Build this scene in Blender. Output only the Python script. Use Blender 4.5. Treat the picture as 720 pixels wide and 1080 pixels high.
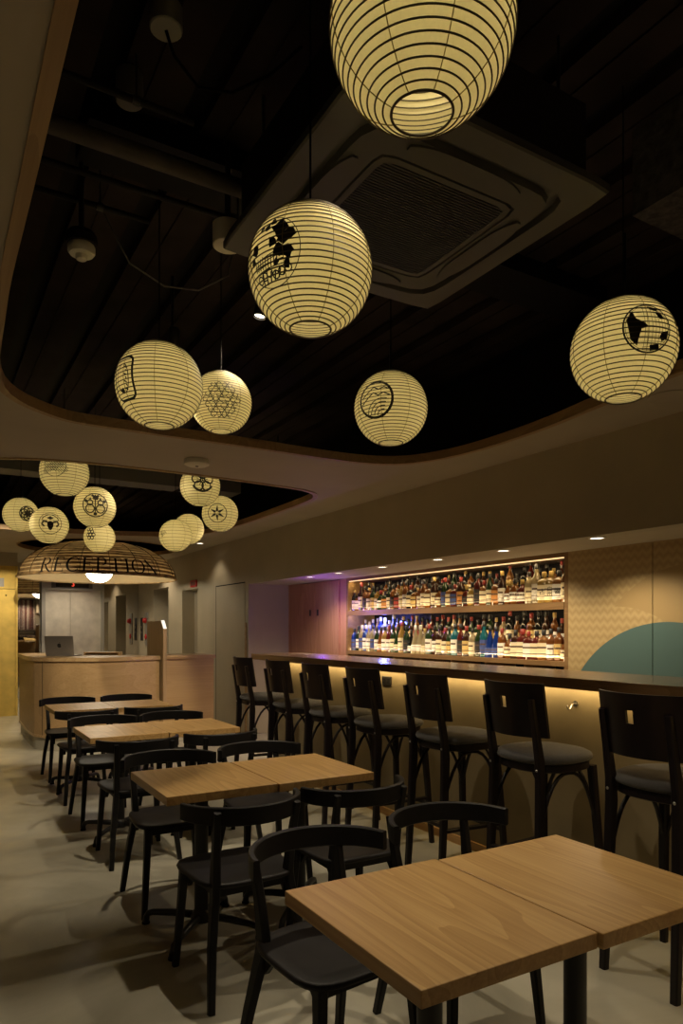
import bpy, bmesh, math, random
from mathutils import Vector, Matrix

# ------------------------------------------------------------------ reset
for o in list(bpy.data.objects):
    bpy.data.objects.remove(o, do_unlink=True)
S = bpy.context.scene
COL = S.collection
PI = math.pi
rnd = random.Random(7)

# ------------------------------------------------------------------ camera
YAW = math.atan(436 / 735.0)
cd = bpy.data.cameras.new('camera')
cam = bpy.data.objects.new('camera', cd)
COL.objects.link(cam)
cam.location = (0, 0, 1.42)
cam.rotation_euler = (PI / 2, 0, -YAW)
cd.sensor_fit = 'HORIZONTAL'
cd.sensor_width = 36.0
cd.lens = 36.0 * 735 / 720
cd.shift_y = 123 / 720.0
cd.clip_start = 0.05
cd.clip_end = 60
S.camera = cam

# ------------------------------------------------------------------ world, exposure
W = bpy.data.worlds.new('night')
S.world = W
W.use_nodes = True
W.node_tree.nodes['Background'].inputs[0].default_value = (0.02, 0.018, 0.015, 1)
W.node_tree.nodes['Background'].inputs[1].default_value = 0.2
S.view_settings.view_transform = 'Standard'
S.view_settings.look = 'None'
S.view_settings.gamma = 1.0
S.view_settings.use_curve_mapping = False
S.view_settings.exposure = 0.0
try:
    S.cycles.max_bounces = 8
    S.cycles.diffuse_bounces = 4
    S.cycles.sample_clamp_indirect = 4.0
except Exception:
    pass

# light levels (watts), tuned together
P_SPOT = {'t1': 58, 't2': 76, 't3': 100, 't4': 70, 'fillA': 42, 'fillB': 46, 'desk': 190, 'nose': 170, 'gold': 200}
P_LANTERN = 1.22
P_DOWN = 34.0
P_WASH = 9.0
P_SHELF = 5.5
P_UNDERBAR = 10.5
E_GLOBE = 18.0
WARM = (1.0, 0.84, 0.60)

# ------------------------------------------------------------------ materials
def nodes_of(m):
    m.use_nodes = True
    nt = m.node_tree
    return nt, nt.nodes['Principled BSDF']

def setp(b, **k):
    names = {'rough': 'Roughness', 'metal': 'Metallic', 'spec': 'Specular IOR Level', 'coat': 'Coat Weight',
             'trans': 'Transmission Weight', 'sheen': 'Sheen Weight', 'ior': 'IOR', 'coat_rough': 'Coat Roughness'}
    for n, v in k.items():
        b.inputs[names[n]].default_value = v

def ramp(nt, stops):
    r = nt.nodes.new('ShaderNodeValToRGB')
    e = r.color_ramp.elements
    while len(e) < len(stops):
        e.new(0.5)
    for i, (p, c) in enumerate(stops):
        e[i].position = p
        e[i].color = (*c, 1)
    return r

def plain(name, c, rough=0.5, metal=0.0, noise=0.0, nscale=8.0, bump=0.0, bscale=60.0, **k):
    m = bpy.data.materials.new(name)
    nt, b = nodes_of(m)
    setp(b, rough=rough, metal=metal, **k)
    b.inputs['Base Color'].default_value = (*c, 1)
    if noise or bump:
        tc = nt.nodes.new('ShaderNodeTexCoord')
    if noise:
        n = nt.nodes.new('ShaderNodeTexNoise')
        n.inputs['Scale'].default_value = nscale
        n.inputs['Detail'].default_value = 5
        nt.links.new(tc.outputs['Object'], n.inputs['Vector'])
        r = ramp(nt, [(0.3, tuple(x * (1 - noise) for x in c)), (0.7, tuple(min(1, x * (1 + noise)) for x in c))])
        nt.links.new(n.outputs['Fac'], r.inputs[0])
        nt.links.new(r.outputs[0], b.inputs['Base Color'])
    if bump:
        n2 = nt.nodes.new('ShaderNodeTexNoise')
        n2.inputs['Scale'].default_value = bscale
        n2.inputs['Detail'].default_value = 3
        nt.links.new(tc.outputs['Object'], n2.inputs['Vector'])
        bp = nt.nodes.new('ShaderNodeBump')
        bp.inputs['Strength'].default_value = bump
        bp.inputs['Distance'].default_value = 0.01
        nt.links.new(n2.outputs['Fac'], bp.inputs['Height'])
        nt.links.new(bp.outputs[0], b.inputs['Normal'])
    return m

def emit(name, c, s):
    m = bpy.data.materials.new(name)
    nt, b = nodes_of(m)
    b.inputs['Base Color'].default_value = (*c, 1)
    b.inputs['Emission Color'].default_value = (*c, 1)
    b.inputs['Emission Strength'].default_value = s
    return m

def wood(name, dark, light, grain='Y', scale=1.0, rough=0.42, rings=14.0, figure=0.40):
    """long grained timber: stretched noise contoured into cathedral figure plus fine pores"""
    m = bpy.data.materials.new(name)
    nt, b = nodes_of(m)
    setp(b, rough=rough)
    N = nt.nodes.new
    L = nt.links.new
    tc = N('ShaderNodeTexCoord')
    oi = N('ShaderNodeObjectInfo')
    va = N('ShaderNodeVectorMath'); va.operation = 'ADD'
    mul = N('ShaderNodeMath'); mul.operation = 'MULTIPLY'; mul.inputs[1].default_value = 17.0
    L(oi.outputs['Random'], mul.inputs[0])
    L(tc.outputs['Object'], va.inputs[0]); L(mul.outputs[0], va.inputs[1])
    mp = N('ShaderNodeMapping')
    s = [3.0 * scale] * 3
    s['XYZ'.index(grain)] = 0.32 * scale
    mp.inputs['Scale'].default_value = s
    L(va.outputs[0], mp.inputs['Vector'])
    n1 = N('ShaderNodeTexNoise'); n1.inputs['Scale'].default_value = 1.1; n1.inputs['Detail'].default_value = 1.5
    L(mp.outputs[0], n1.inputs['Vector'])
    m1 = N('ShaderNodeMath'); m1.operation = 'MULTIPLY'; m1.inputs[1].default_value = rings
    L(n1.outputs['Fac'], m1.inputs[0])
    fr = N('ShaderNodeMath'); fr.operation = 'FRACT'
    L(m1.outputs[0], fr.inputs[0])
    mp2 = N('ShaderNodeMapping')
    s2 = [95.0 * scale] * 3
    s2['XYZ'.index(grain)] = 1.6 * scale
    mp2.inputs['Scale'].default_value = s2
    L(va.outputs[0], mp2.inputs['Vector'])
    n2 = N('ShaderNodeTexNoise'); n2.inputs['Scale'].default_value = 1.0; n2.inputs['Detail'].default_value = 4
    L(mp2.outputs[0], n2.inputs['Vector'])
    a = N('ShaderNodeMath'); a.operation = 'MULTIPLY'; a.inputs[1].default_value = figure
    L(fr.outputs[0], a.inputs[0])
    ad = N('ShaderNodeMath'); ad.operation = 'MULTIPLY_ADD'; ad.inputs[1].default_value = 0.75
    L(n2.outputs['Fac'], ad.inputs[0]); L(a.outputs[0], ad.inputs[2])
    r = ramp(nt, [(0.2, light), (0.85, dark)])
    L(ad.outputs[0], r.inputs[0])
    L(r.outputs[0], b.inputs['Base Color'])
    return m

def two_sided_paper(name, c, trans_c, mix=0.6, ribbed=None):
    m = bpy.data.materials.new(name)
    m.use_nodes = True
    nt = m.node_tree
    N = nt.nodes.new
    L = nt.links.new
    nt.nodes.remove(nt.nodes['Principled BSDF'])
    out = nt.nodes['Material Output']
    d = N('ShaderNodeBsdfDiffuse'); d.inputs[0].default_value = (*c, 1)
    t = N('ShaderNodeBsdfTranslucent')
    tc = N('ShaderNodeTexCoord')
    n = N('ShaderNodeTexNoise'); n.inputs['Scale'].default_value = 28; n.inputs['Detail'].default_value = 5
    L(tc.outputs['Object'], n.inputs['Vector'])
    r = ramp(nt, [(0.25, tuple(x * 0.86 for x in trans_c)), (0.75, trans_c)])
    L(n.outputs['Fac'], r.inputs[0]); L(r.outputs[0], t.inputs[0])
    mx = N('ShaderNodeMixShader'); mx.inputs[0].default_value = mix
    L(d.outputs[0], mx.inputs[1]); L(t.outputs[0], mx.inputs[2])
    L(mx.outputs[0], out.inputs['Surface'])
    return m

def bottle_glass(name, c):
    """tinted glass with liquid: lets light through and has a sharp gloss"""
    m = bpy.data.materials.new(name)
    m.use_nodes = True
    nt = m.node_tree
    N = nt.nodes.new
    L = nt.links.new
    nt.nodes.remove(nt.nodes['Principled BSDF'])
    out = nt.nodes['Material Output']
    d = N('ShaderNodeBsdfDiffuse'); d.inputs[0].default_value = (*c, 1)
    t = N('ShaderNodeBsdfTranslucent'); t.inputs[0].default_value = (*c, 1)
    g = N('ShaderNodeBsdfGlossy'); g.inputs['Roughness'].default_value = 0.08
    g.inputs[0].default_value = (0.9, 0.9, 0.9, 1)
    m1 = N('ShaderNodeMixShader'); m1.inputs[0].default_value = 0.55
    L(d.outputs[0], m1.inputs[1]); L(t.outputs[0], m1.inputs[2])
    fr = N('ShaderNodeFresnel'); fr.inputs[0].default_value = 1.5
    m2 = N('ShaderNodeMixShader')
    L(fr.outputs[0], m2.inputs[0]); L(m1.outputs[0], m2.inputs[1]); L(g.outputs[0], m2.inputs[2])
    L(m2.outputs[0], out.inputs['Surface'])
    return m

def concrete():
    m = bpy.data.materials.new('polished_concrete')
    nt, b = nodes_of(m)
    N = nt.nodes.new; L = nt.links.new
    tc = N('ShaderNodeTexCoord')
    n = N('ShaderNodeTexNoise'); n.inputs['Scale'].default_value = 1.3; n.inputs['Detail'].default_value = 8
    n.inputs['Roughness'].default_value = 0.62; n.inputs['Distortion'].default_value = 0.6
    L(tc.outputs['Object'], n.inputs['Vector'])
    r = ramp(nt, [(0.28, (0.30, 0.28, 0.215)), (0.5, (0.40, 0.375, 0.295)), (0.74, (0.49, 0.46, 0.37))])
    L(n.outputs['Fac'], r.inputs[0]); L(r.outputs[0], b.inputs['Base Color'])
    n2 = N('ShaderNodeTexNoise'); n2.inputs['Scale'].default_value = 4; n2.inputs['Detail'].default_value = 6
    L(tc.outputs['Object'], n2.inputs['Vector'])
    r2 = ramp(nt, [(0.3, (0.3, 0.3, 0.3)), (0.7, (0.5, 0.5, 0.5))])
    L(n2.outputs['Fac'], r2.inputs[0]); L(r2.outputs[0], b.inputs['Roughness'])
    return m

def wallpaper():
    """tan panels printed with tone on tone zigzags inside large arcs, and a big teal hill"""
    m = bpy.data.materials.new('zigzag_wallpaper')
    nt, b = nodes_of(m)
    setp(b, rough=0.55)
    N = nt.nodes.new; L = nt.links.new
    def M(op, a, bb=None, cc=None):
        x = N('ShaderNodeMath'); x.operation = op
        for i, v in enumerate((a, bb, cc)):
            if v is None: continue
            if isinstance(v, (int, float)): x.inputs[i].default_value = v
            else: L(v, x.inputs[i])
        return x.outputs[0]
    tc = N('ShaderNodeTexCoord')
    sp = N('ShaderNodeSeparateXYZ'); L(tc.outputs['Object'], sp.inputs[0])
    y, z = sp.outputs['Y'], sp.outputs['Z']
    tri = M('PINGPONG', M('MULTIPLY', y, 1.0), 0.0325)
    ph = M('FRACT', M('MULTIPLY', M('ADD', z, M('MULTIPLY', tri, 0.9)), 16.0))
    zig = M('SMOOTH_MIN', ph, M('SUBTRACT', 1.0, ph), 0.2)
    def disc(cy, cz, rr):
        dy = M('SUBTRACT', y, cy); dz = M('SUBTRACT', z, cz)
        return M('LESS_THAN', M('ADD', M('MULTIPLY', dy, dy), M('MULTIPLY', dz, dz)), rr * rr)
    smooth = disc(2.75, 1.05, 0.80)
    lower = disc(3.35, 0.80, 0.78)
    mask = M('MULTIPLY', M('MAXIMUM', M('SUBTRACT', 1.0, smooth), lower), M('MULTIPLY', zig, 2.2))
    r = ramp(nt, [(0.0, (0.40, 0.285, 0.125)), (1.0, (0.50, 0.375, 0.18))])
    L(mask, r.inputs[0])
    hill = disc(2.93, 0.56, 0.905)
    mx = N('ShaderNodeMix'); mx.data_type = 'RGBA'
    L(hill, mx.inputs['Factor']); L(r.outputs[0], mx.inputs[6])
    mx.inputs[7].default_value = (0.085, 0.155, 0.145, 1)
    L(mx.outputs[2], b.inputs['Base Color'])
    return m

def stripes():
    m = bpy.data.materials.new('striped_threads')
    nt, b = nodes_of(m)
    N = nt.nodes.new; L = nt.links.new
    tc = N('ShaderNodeTexCoord')
    mp = N('ShaderNodeMapping'); mp.inputs['Scale'].default_value = (30, 1, 0.15)
    L(tc.outputs['Object'], mp.inputs[0])
    n = N('ShaderNodeTexNoise'); n.inputs['Scale'].default_value = 1.0; n.inputs['Detail'].default_value = 2
    L(mp.outputs[0], n.inputs['Vector'])
    r = ramp(nt, [(0.40, (0.02, 0.015, 0.02)), (0.47, (0.30, 0.10, 0.07)), (0.52, (0.05, 0.04, 0.05)), (0.6, (0.75, 0.68, 0.6))])
    L(n.outputs['Fac'], r.inputs[0]); L(r.outputs[0], b.inputs['Base Color'])
    return m

M_FLOOR = concrete()
M_CEIL = plain('ceiling_plaster', (0.46, 0.405, 0.305), 0.75, noise=0.05, nscale=2)
M_WALL = plain('wall_plaster', (0.43, 0.38, 0.28), 0.7, noise=0.06, nscale=2.5)
M_BLACKDECK = plain('painted_deck', (0.027, 0.020, 0.0195), 0.85, noise=0.4, nscale=3, spec=0.12)
M_BLACK = plain('black_paint', (0.006, 0.0052, 0.007), 0.7, spec=0.15)
M_DUCT = plain('black_duct', (0.012, 0.010, 0.010), 0.7, spec=0.2)
M_FUZZ = plain('sprayed_insulation', (0.05, 0.043, 0.042), 0.95, noise=0.5, nscale=30, bump=1.0, bscale=45)
M_RIM = wood('rim_timber', (0.31, 0.19, 0.082), (0.43, 0.285, 0.135), 'Y', 1.0, 0.5)
M_OAK = wood('oak_table', (0.36, 0.20, 0.064), (0.56, 0.355, 0.14), 'Y', 1.25, 0.38, 17.0, 0.34)
M_OAKX = wood('oak_counter', (0.33, 0.20, 0.085), (0.47, 0.31, 0.15), 'X', 0.8, 0.45, 9.0, 0.2)
M_OAKTOP = wood('counter_top_timber', (0.36, 0.22, 0.10), (0.52, 0.36, 0.18), 'X', 1.0, 0.35)
M_BARTOP = wood('bar_top_timber', (0.155, 0.085, 0.034), (0.24, 0.14, 0.062), 'Y', 0.8, 0.22)
M_SHELFWOOD = wood('shelf_timber', (0.215, 0.122, 0.048), (0.295, 0.18, 0.078), 'Y', 1.0, 0.4)
M_CAB = wood('cabinet_timber', (0.44, 0.215, 0.125), (0.56, 0.31, 0.20), 'Z', 0.8, 0.4)
M_KICK = wood('kick_timber', (0.45, 0.26, 0.10), (0.58, 0.36, 0.15), 'Y', 1.0, 0.4)
M_BOARD = wood('board_timber', (0.33, 0.21, 0.10), (0.45, 0.30, 0.16), 'Z', 1.0, 0.45)
M_CHAIR = plain('black_stained_beech', (0.009, 0.008, 0.008), 0.5, noise=0.2, nscale=30, spec=0.28)
M_SEATBLK = plain('black_stained_seat', (0.0105, 0.0088, 0.0092), 0.5, noise=0.2, nscale=20, spec=0.3)
M_STOOL = plain('dark_wenge', (0.010, 0.0065, 0.0075), 0.38, noise=0.25, nscale=25, spec=0.3)
M_FABRIC = plain('grey_upholstery', (0.052, 0.047, 0.044), 0.9, noise=0.35, nscale=220, bump=0.6, bscale=260, sheen=0.3)
M_IRON = plain('black_iron', (0.012, 0.012, 0.013), 0.4)
M_STEEL = plain('steel', (0.55, 0.53, 0.50), 0.3, 1.0)
M_DARKSTEEL = plain('dark_steel', (0.10, 0.10, 0.10), 0.35, 0.9)
M_PANEL = plain('bar_front_mortar', (0.27, 0.215, 0.125), 0.65, noise=0.14, nscale=3.5)
M_PAPER = two_sided_paper('washi_paper', (0.66, 0.59, 0.34), (0.72, 0.64, 0.36), 0.5)
M_RIB = plain('bamboo_rib', (0.055, 0.038, 0.014), 0.6)
M_SEAM = plain('paper_seam', (0.20, 0.15, 0.03), 0.7)
M_INK = plain('black_ink', (0.008, 0.007, 0.006), 0.7)
M_CORD = plain('black_cord', (0.004, 0.0035, 0.0035), 0.8, spec=0.1)
M_ACW = plain('cassette_plastic', (0.062, 0.059, 0.050), 0.5)
M_GRILLE = plain('grille_plastic', (0.035, 0.033, 0.033), 0.6)
M_WHITE = plain('white_plastic', (0.70, 0.67, 0.57), 0.45)
M_BULB = emit('lamp_glow', (1.0, 0.84, 0.52), 6.0)
M_GLOBE = emit('globe_glow', (1.0, 0.90, 0.70), E_GLOBE)
M_LED = emit('led_glow', (1.0, 0.70, 0.32), 1.3)
M_DOWN = emit('downlight_glow', (1.0, 0.86, 0.66), 5.0)
M_NEON = emit('neon_glow', (0.35, 0.42, 1.0), 2.0)
M_WEAVE = plain('woven_bamboo', (0.36, 0.23, 0.10), 0.55, noise=0.55, nscale=9)
M_LINER = two_sided_paper('lamp_liner', (0.74, 0.60, 0.36), (0.70, 0.48, 0.20), 0.35)
M_GOLD = plain('gold_leaf', (0.74, 0.53, 0.13), 0.42, 0.55, noise=0.16, nscale=5)
M_SILVER = plain('silver_leaf', (0.66, 0.62, 0.54), 0.42, 0.65, noise=0.14, nscale=6)
M_FRAME = plain('brushed_frame', (0.36, 0.35, 0.32), 0.4, 0.5)
M_MIRROR = plain('mirror', (0.62, 0.60, 0.57), 0.02, 1.0)
M_DARKGLASS = plain('dark_glass', (0.010, 0.010, 0.010), 0.15)
M_RED = plain('red_plastic', (0.50, 0.02, 0.02), 0.4)
M_REDGLOW = emit('red_digit', (1.0, 0.08, 0.04), 1.2)
M_ALU = plain('space_grey_aluminium', (0.30, 0.285, 0.265), 0.35, 0.7)
M_DOORGREY = plain('door_paint', (0.36, 0.32, 0.24), 0.6)
M_DOORDARK = plain('doorway_dark', (0.12, 0.105, 0.085), 0.6)
M_PLINTH = plain('plinth_grey', (0.40, 0.37, 0.29), 0.6, noise=0.1)
M_WPAPER = wallpaper()
M_STRIPE = stripes()
M_SHEET = emit('sheet_added_glow', (1.0, 0.95, 0.84), 0.85)  # white sheet given emission so its highlight shows; not a lamp

# ------------------------------------------------------------------ mesh helpers
def link(name, verts, faces, mats, parent=None, smooth=False, mat_ids=None, bevel=0.0):
    me = bpy.data.meshes.new(name)
    me.from_pydata([tuple(v) for v in verts], [], faces)
    if not isinstance(mats, (list, tuple)):
        mats = [mats]
    for m in mats:
        me.materials.append(m)
    if mat_ids:
        for p, i in zip(me.polygons, mat_ids):
            p.material_index = i
    if smooth:
        for p in me.polygons:
            p.use_smooth = True
    me.validate()
    bm = bmesh.new(); bm.from_mesh(me)
    bmesh.ops.recalc_face_normals(bm, faces=bm.faces)
    bm.to_mesh(me); bm.free()
    me.update()
    o = bpy.data.objects.new(name, me)
    COL.objects.link(o)
    if parent:
        o.parent = parent
    if bevel:
        b = o.modifiers.new('edge', 'BEVEL')
        b.width = bevel; b.segments = 2; b.limit_method = 'ANGLE'; b.angle_limit = math.radians(40)
    return o

class MB:
    """collects shapes that belong to one part"""
    def __init__(s):
        s.v = []; s.f = []; s.i = []
    def add(s, v, f, mi=0):
        n = len(s.v)
        s.v += [Vector(p) for p in v]
        s.f += [tuple(a + n for a in q) for q in f]
        s.i += [mi] * len(f)
        return s
    def box(s, x0, x1, y0, y1, z0, z1, mi=0):
        v = [(x, y, z) for x in (x0, x1) for y in (y0, y1) for z in (z0, z1)]
        f = [(0, 1, 3, 2), (4, 6, 7, 5), (0, 4, 5, 1), (2, 3, 7, 6), (0, 2, 6, 4), (1, 5, 7, 3)]
        return s.add(v, f, mi)
    def rings(s, rr, mi=0, cap=True, closed=False):
        """loft a list of equal length point rings"""
        n = len(rr[0]); v = [p for r in rr for p in r]; f = []
        m = len(rr)
        for a in range(m if closed else m - 1):
            b = (a + 1) % m
            for k in range(n):
                l = (k + 1) % n
                f.append((a * n + k, a * n + l, b * n + l, b * n + k))
        if cap and not closed:
            f.append(tuple(range(n))[::-1]); f.append(tuple((m - 1) * n + k for k in range(n)))
        return s.add(v, f, mi)
    def lathe(s, prof, n=24, c=(0, 0, 0), mi=0, cap=True):
        rr = [[(c[0] + r * math.cos(2 * PI * k / n), c[1] + r * math.sin(2 * PI * k / n), c[2] + z) for k in range(n)] for r, z in prof]
        return s.rings(rr, mi, cap)
    def tube(s, pts, rad, n=8, mi=0, closed=False, cap=True):
        pts = [Vector(p) for p in pts]
        m = len(pts)
        rr = []
        up = None
        for i, p in enumerate(pts):
            if closed:
                t = pts[(i + 1) % m] - pts[i - 1]
            else:
                t = pts[min(i + 1, m - 1)] - pts[max(i - 1, 0)]
            t.normalize()
            if up is None:
                up = Vector((0, 0, 1)) if abs(t.z) < 0.9 else Vector((1, 0, 0))
            a = t.cross(up); 
            if a.length < 1e-5:
                a = t.cross(Vector((0, 1, 0)))
            a.normalize(); b2 = a.cross(t); up = b2
            r = rad[i] if isinstance(rad, (list, tuple)) else rad
            rr.append([p + (a * math.cos(2 * PI * k / n) + b2 * math.sin(2 * PI * k / n)) * r for k in range(n)])
        return s.rings(rr, mi, cap, closed)
    def bar(s, pts, sizes, side, mi=0):
        """rounded rectangular bar along pts; sizes = (width along side, depth) per point"""
        side = Vector(side); rr = []
        m = len(pts); pts = [Vector(p) for p in pts]
        for i, p in enumerate(pts):
            t = (pts[min(i + 1, m - 1)] - pts[max(i - 1, 0)]).normalized()
            b2 = t.cross(side).normalized(); a = b2.cross(t).normalized()
            w, d = sizes[i]; w /= 2; d /= 2; c = min(w, d) * 0.35
            pr = [(w, d - c), (w - c, d), (-w + c, d), (-w, d - c), (-w, -d + c), (-w + c, -d), (w - c, -d), (w, -d + c)]
            rr.append([p + a * x + b2 * y for x, y in pr])
        return s.rings(rr, mi)
    def build(s, name, mats, parent=None, smooth=False, bevel=0.0):
        return link(name, s.v, s.f, mats, parent, smooth, s.i, bevel)

def auto_smooth(o, deg=40):
    for p in o.data.polygons:
        p.use_smooth = True
    try:
        o.data.set_sharp_from_angle(angle=math.radians(deg))
    except Exception:
        pass
    return o

def tag(o, label, cat, group=None):
    o['label'] = label; o['category'] = cat
    if group:
        o['group'] = group
    return o

def thing(name, label, cat, loc=(0, 0, 0), rz=0.0, group=None):
    o = bpy.data.objects.new(name, None)
    o.empty_display_size = 0.05
    COL.objects.link(o)
    o.location = loc; o.rotation_euler = (0, 0, rz)
    return tag(o, label, cat, group)

def struct(o):
    o['kind'] = 'structure'
    return o

def dup(root, loc, rz, label, group=None):
    r = root.copy(); COL.objects.link(r)
    r.location = loc; r.rotation_euler = (0, 0, rz); r['label'] = label
    if group: r['group'] = group
    for ch in list(root.children):
        c = ch.copy(); COL.objects.link(c); c.parent = r
        for g in ch.children:
            d = g.copy(); COL.objects.link(d); d.parent = c
    return r

def lamp(kind, name, energy, color, loc, parent=None, rot=(0, 0, 0), **k):
    d = bpy.data.lights.new(name, kind)
    d.energy = energy; d.color = color
    for a, b in k.items():
        setattr(d, a, b)
    o = bpy.data.objects.new(name, d)
    COL.objects.link(o)
    o.location = loc; o.rotation_euler = rot
    if parent: o.parent = parent
    return o

def aim(src, dst):
    return (Vector(dst) - Vector(src)).to_track_quat('-Z', 'Y').to_euler()

def catmull(P, n=8):
    out = []
    m = len(P)
    for i in range(m):
        p0, p1, p2, p3 = P[i - 1], P[i], P[(i + 1) % m], P[(i + 2) % m]
        for k in range(n):
            t = k / n
            out.append(tuple(0.5 * ((2 * p1[j]) + (-p0[j] + p2[j]) * t + (2 * p0[j] - 5 * p1[j] + 4 * p2[j] - p3[j]) * t * t
                       + (-p0[j] + 3 * p1[j] - 3 * p2[j] + p3[j]) * t ** 3) for j in (0, 1)))
    return out

def plate(name, outer, holes, z0, z1, mat):
    """flat slab with holes, filled by a 2D curve and turned into a mesh"""
    cu = bpy.data.curves.new(name, 'CURVE')
    cu.dimensions = '2D'; cu.fill_mode = 'BOTH'; cu.extrude = (z1 - z0) / 2
    for loop in [outer] + holes:
        sp = cu.splines.new('POLY'); sp.points.add(len(loop) - 1); sp.use_cyclic_u = True
        for p, q in zip(sp.points, loop):
            p.co = (q[0], q[1], 0, 1)
    t = bpy.data.objects.new(name + '_outline', cu)
    COL.objects.link(t)
    dg = bpy.context.evaluated_depsgraph_get()
    me = bpy.data.meshes.new_from_object(t.evaluated_get(dg))
    bpy.data.objects.remove(t, do_unlink=True)
    for v in me.vertices:
        v.co.z += (z0 + z1) / 2
    me.materials.clear(); me.materials.append(mat)
    me.name = name
    o = bpy.data.objects.new(name, me); COL.objects.link(o)
    return o

def text_mesh(body, size, mat, name, parent=None):
    cu = bpy.data.curves.new(name, 'FONT'); cu.body = body; cu.size = size
    cu.align_x = 'CENTER'; cu.align_y = 'CENTER'; cu.extrude = 0.0004; cu.resolution_u = 3
    t = bpy.data.objects.new(name + '_outline', cu); COL.objects.link(t)
    dg = bpy.context.evaluated_depsgraph_get()
    me = bpy.data.meshes.new_from_object(t.evaluated_get(dg))
    bpy.data.objects.remove(t, do_unlink=True)
    me.materials.clear(); me.materials.append(mat); me.name = name
    o = bpy.data.objects.new(name, me); COL.objects.link(o)
    if parent: o.parent = parent
    return o

ORD = ['first', 'second', 'third', 'fourth', 'fifth', 'sixth', 'seventh', 'eighth', 'ninth', 'tenth', 'eleventh', 'twelfth',
       'thirteenth', 'fourteenth', 'fifteenth', 'sixteenth', 'seventeenth', 'eighteenth', 'nineteenth', 'twentieth',
       'twenty-first', 'twenty-second', 'twenty-third', 'twenty-fourth', 'twenty-fifth', 'twenty-sixth', 'twenty-seventh',
       'twenty-eighth', 'twenty-ninth', 'thirtieth', 'thirty-first', 'thirty-second', 'thirty-third', 'thirty-fourth',
       'thirty-fifth', 'thirty-sixth', 'thirty-seventh', 'thirty-eighth', 'thirty-ninth', 'fortieth', 'forty-first',
       'forty-second', 'forty-third', 'forty-fourth', 'forty-fifth', 'forty-sixth']

# ================================================================== SETTING
X0, XW, XN = -1.5, 3.7, 4.30          # left wall, right wall, back face of the bar niche
Y0, YE = -1.5, 14.35                  # wall behind the camera, far wall
ZC, ZS, ZT = 2.66, 2.02, 3.40         # dropped ceiling, niche soffit, slab
NY = 8.68                             # far end of the niche

struct(MB().box(X0 - .1, 4.9, Y0 - .1, YE + .1, -0.1, 0).build('floor', M_FLOOR))

# dropped ceiling with its soft-cornered openings
OP1 = catmull([(0.215, -1.2), (0.215, 0.5), (0.215, 2.0), (0.222, 3.0), (0.30, 3.95), (0.62, 4.36), (1.0, 4.43), (1.8, 4.42), (2.6, 4.43),
               (2.98, 4.34), (3.18, 4.12), (3.29, 3.7), (3.29, 3.1), (3.22, 2.6), (3.14, 2.0), (3.12, 0.5), (3.12, -1.2), (1.6, -1.25)], 6)
OP2 = catmull([(0.12, 5.9), (0.42, 5.62), (0.9, 5.44), (1.8, 5.40), (2.67, 5.47), (2.96, 5.54), (3.12, 5.70), (3.19, 6.0), (3.22, 6.8),
               (3.22, 7.9), (3.12, 8.7), (2.86, 9.15), (2.3, 9.42), (1.5, 9.58), (0.77, 9.58), (0.2, 9.3), (0.02, 8.6), (0.02, 7.0)], 6)
LC = (2.26, 11.1)
OP3 = [(LC[0] + 1.16 * math.cos(2 * PI * k / 40), LC[1] + 1.16 * math.sin(2 * PI * k / 40)) for k in range(40)]
struct(plate('ceiling', [(X0, Y0), (XW, Y0), (XW, YE), (X0, YE)], [OP1, OP2, OP3], ZC, ZC + 0.05, M_CEIL))

def rim(name, loop, w=0.04, z0=ZC - 0.008, z1=ZC + 0.052):
    n = len(loop); rr = []
    cx = sum(p[0] for p in loop) / n; cy = sum(p[1] for p in loop) / n
    for i in range(n):
        a = Vector(loop[i - 1]); b = Vector(loop[(i + 1) % n]); p = Vector(loop[i])
        t = (b - a).normalized(); nn = Vector((-t.y, t.x))
        if nn.dot(Vector((cx, cy)) - p) < 0: nn = -nn
        q = p + nn * w
        rr.append([(p.x, p.y, z0), (q.x, q.y, z0), (q.x, q.y, z1), (p.x, p.y, z1)])
    return struct(MB().rings(rr, closed=True).build(name, M_RIM))
rim('trim_1', OP1); rim('trim_2', OP2)
rim('trim_3', OP3, 0.02)

# slab with its black painted ribbed deck
b = MB().box(X0 - .1, 4.9, Y0 - .1, YE + .1, ZT, ZT + 0.1)
struct(b.build('ceiling_slab', M_BLACK))
b = MB()
x = X0 + 0.1
while x < 3.5:
    b.box(x, x + 0.24, Y0, YE, ZT - 0.05, ZT - 0.001)
    b.box(x + 0.095, x + 0.105, Y0, YE, ZT - 0.058, ZT - 0.05)
    x += 0.33
struct(b.build('ceiling_deck', M_BLACKDECK))

# walls
b = MB().box(XW, XW + .12, Y0, NY, ZS, ZC + 0.06)                       # band above the bar niche
b.box(XW, XW + .12, NY, 10.73, 0, ZC + 0.06)
b.box(XW, XW + .12, 10.73, 11.52, 2.065, ZC + 0.06)
b.box(XW, XW + .12, 11.52, 12.30, 0, ZC + 0.06)
b.box(XW, XW + .12, 12.30, 13.25, 2.165, ZC + 0.06)
b.box(XW, XW + .12, 13.25, YE + .05, 0, ZC + 0.06)
b.box(XW + .12, 4.30, 11.52, 11.60, 0, 2.2); b.box(XW + .12, 4.30, 10.65, 10.73, 0, 2.2)
b.box(XW + .12, 4.30, 13.25, 13.33, 0, 2.3); b.box(XW + .12, 4.30, 12.22, 12.30, 0, 2.3)
b.box(XW + .12, 4.30, 10.73, 11.52, 2.065, 2.2); b.box(XW + .12, 4.30, 12.30, 13.25, 2.165, 2.3)
struct(b.build('wall_right', M_WALL))
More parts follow.
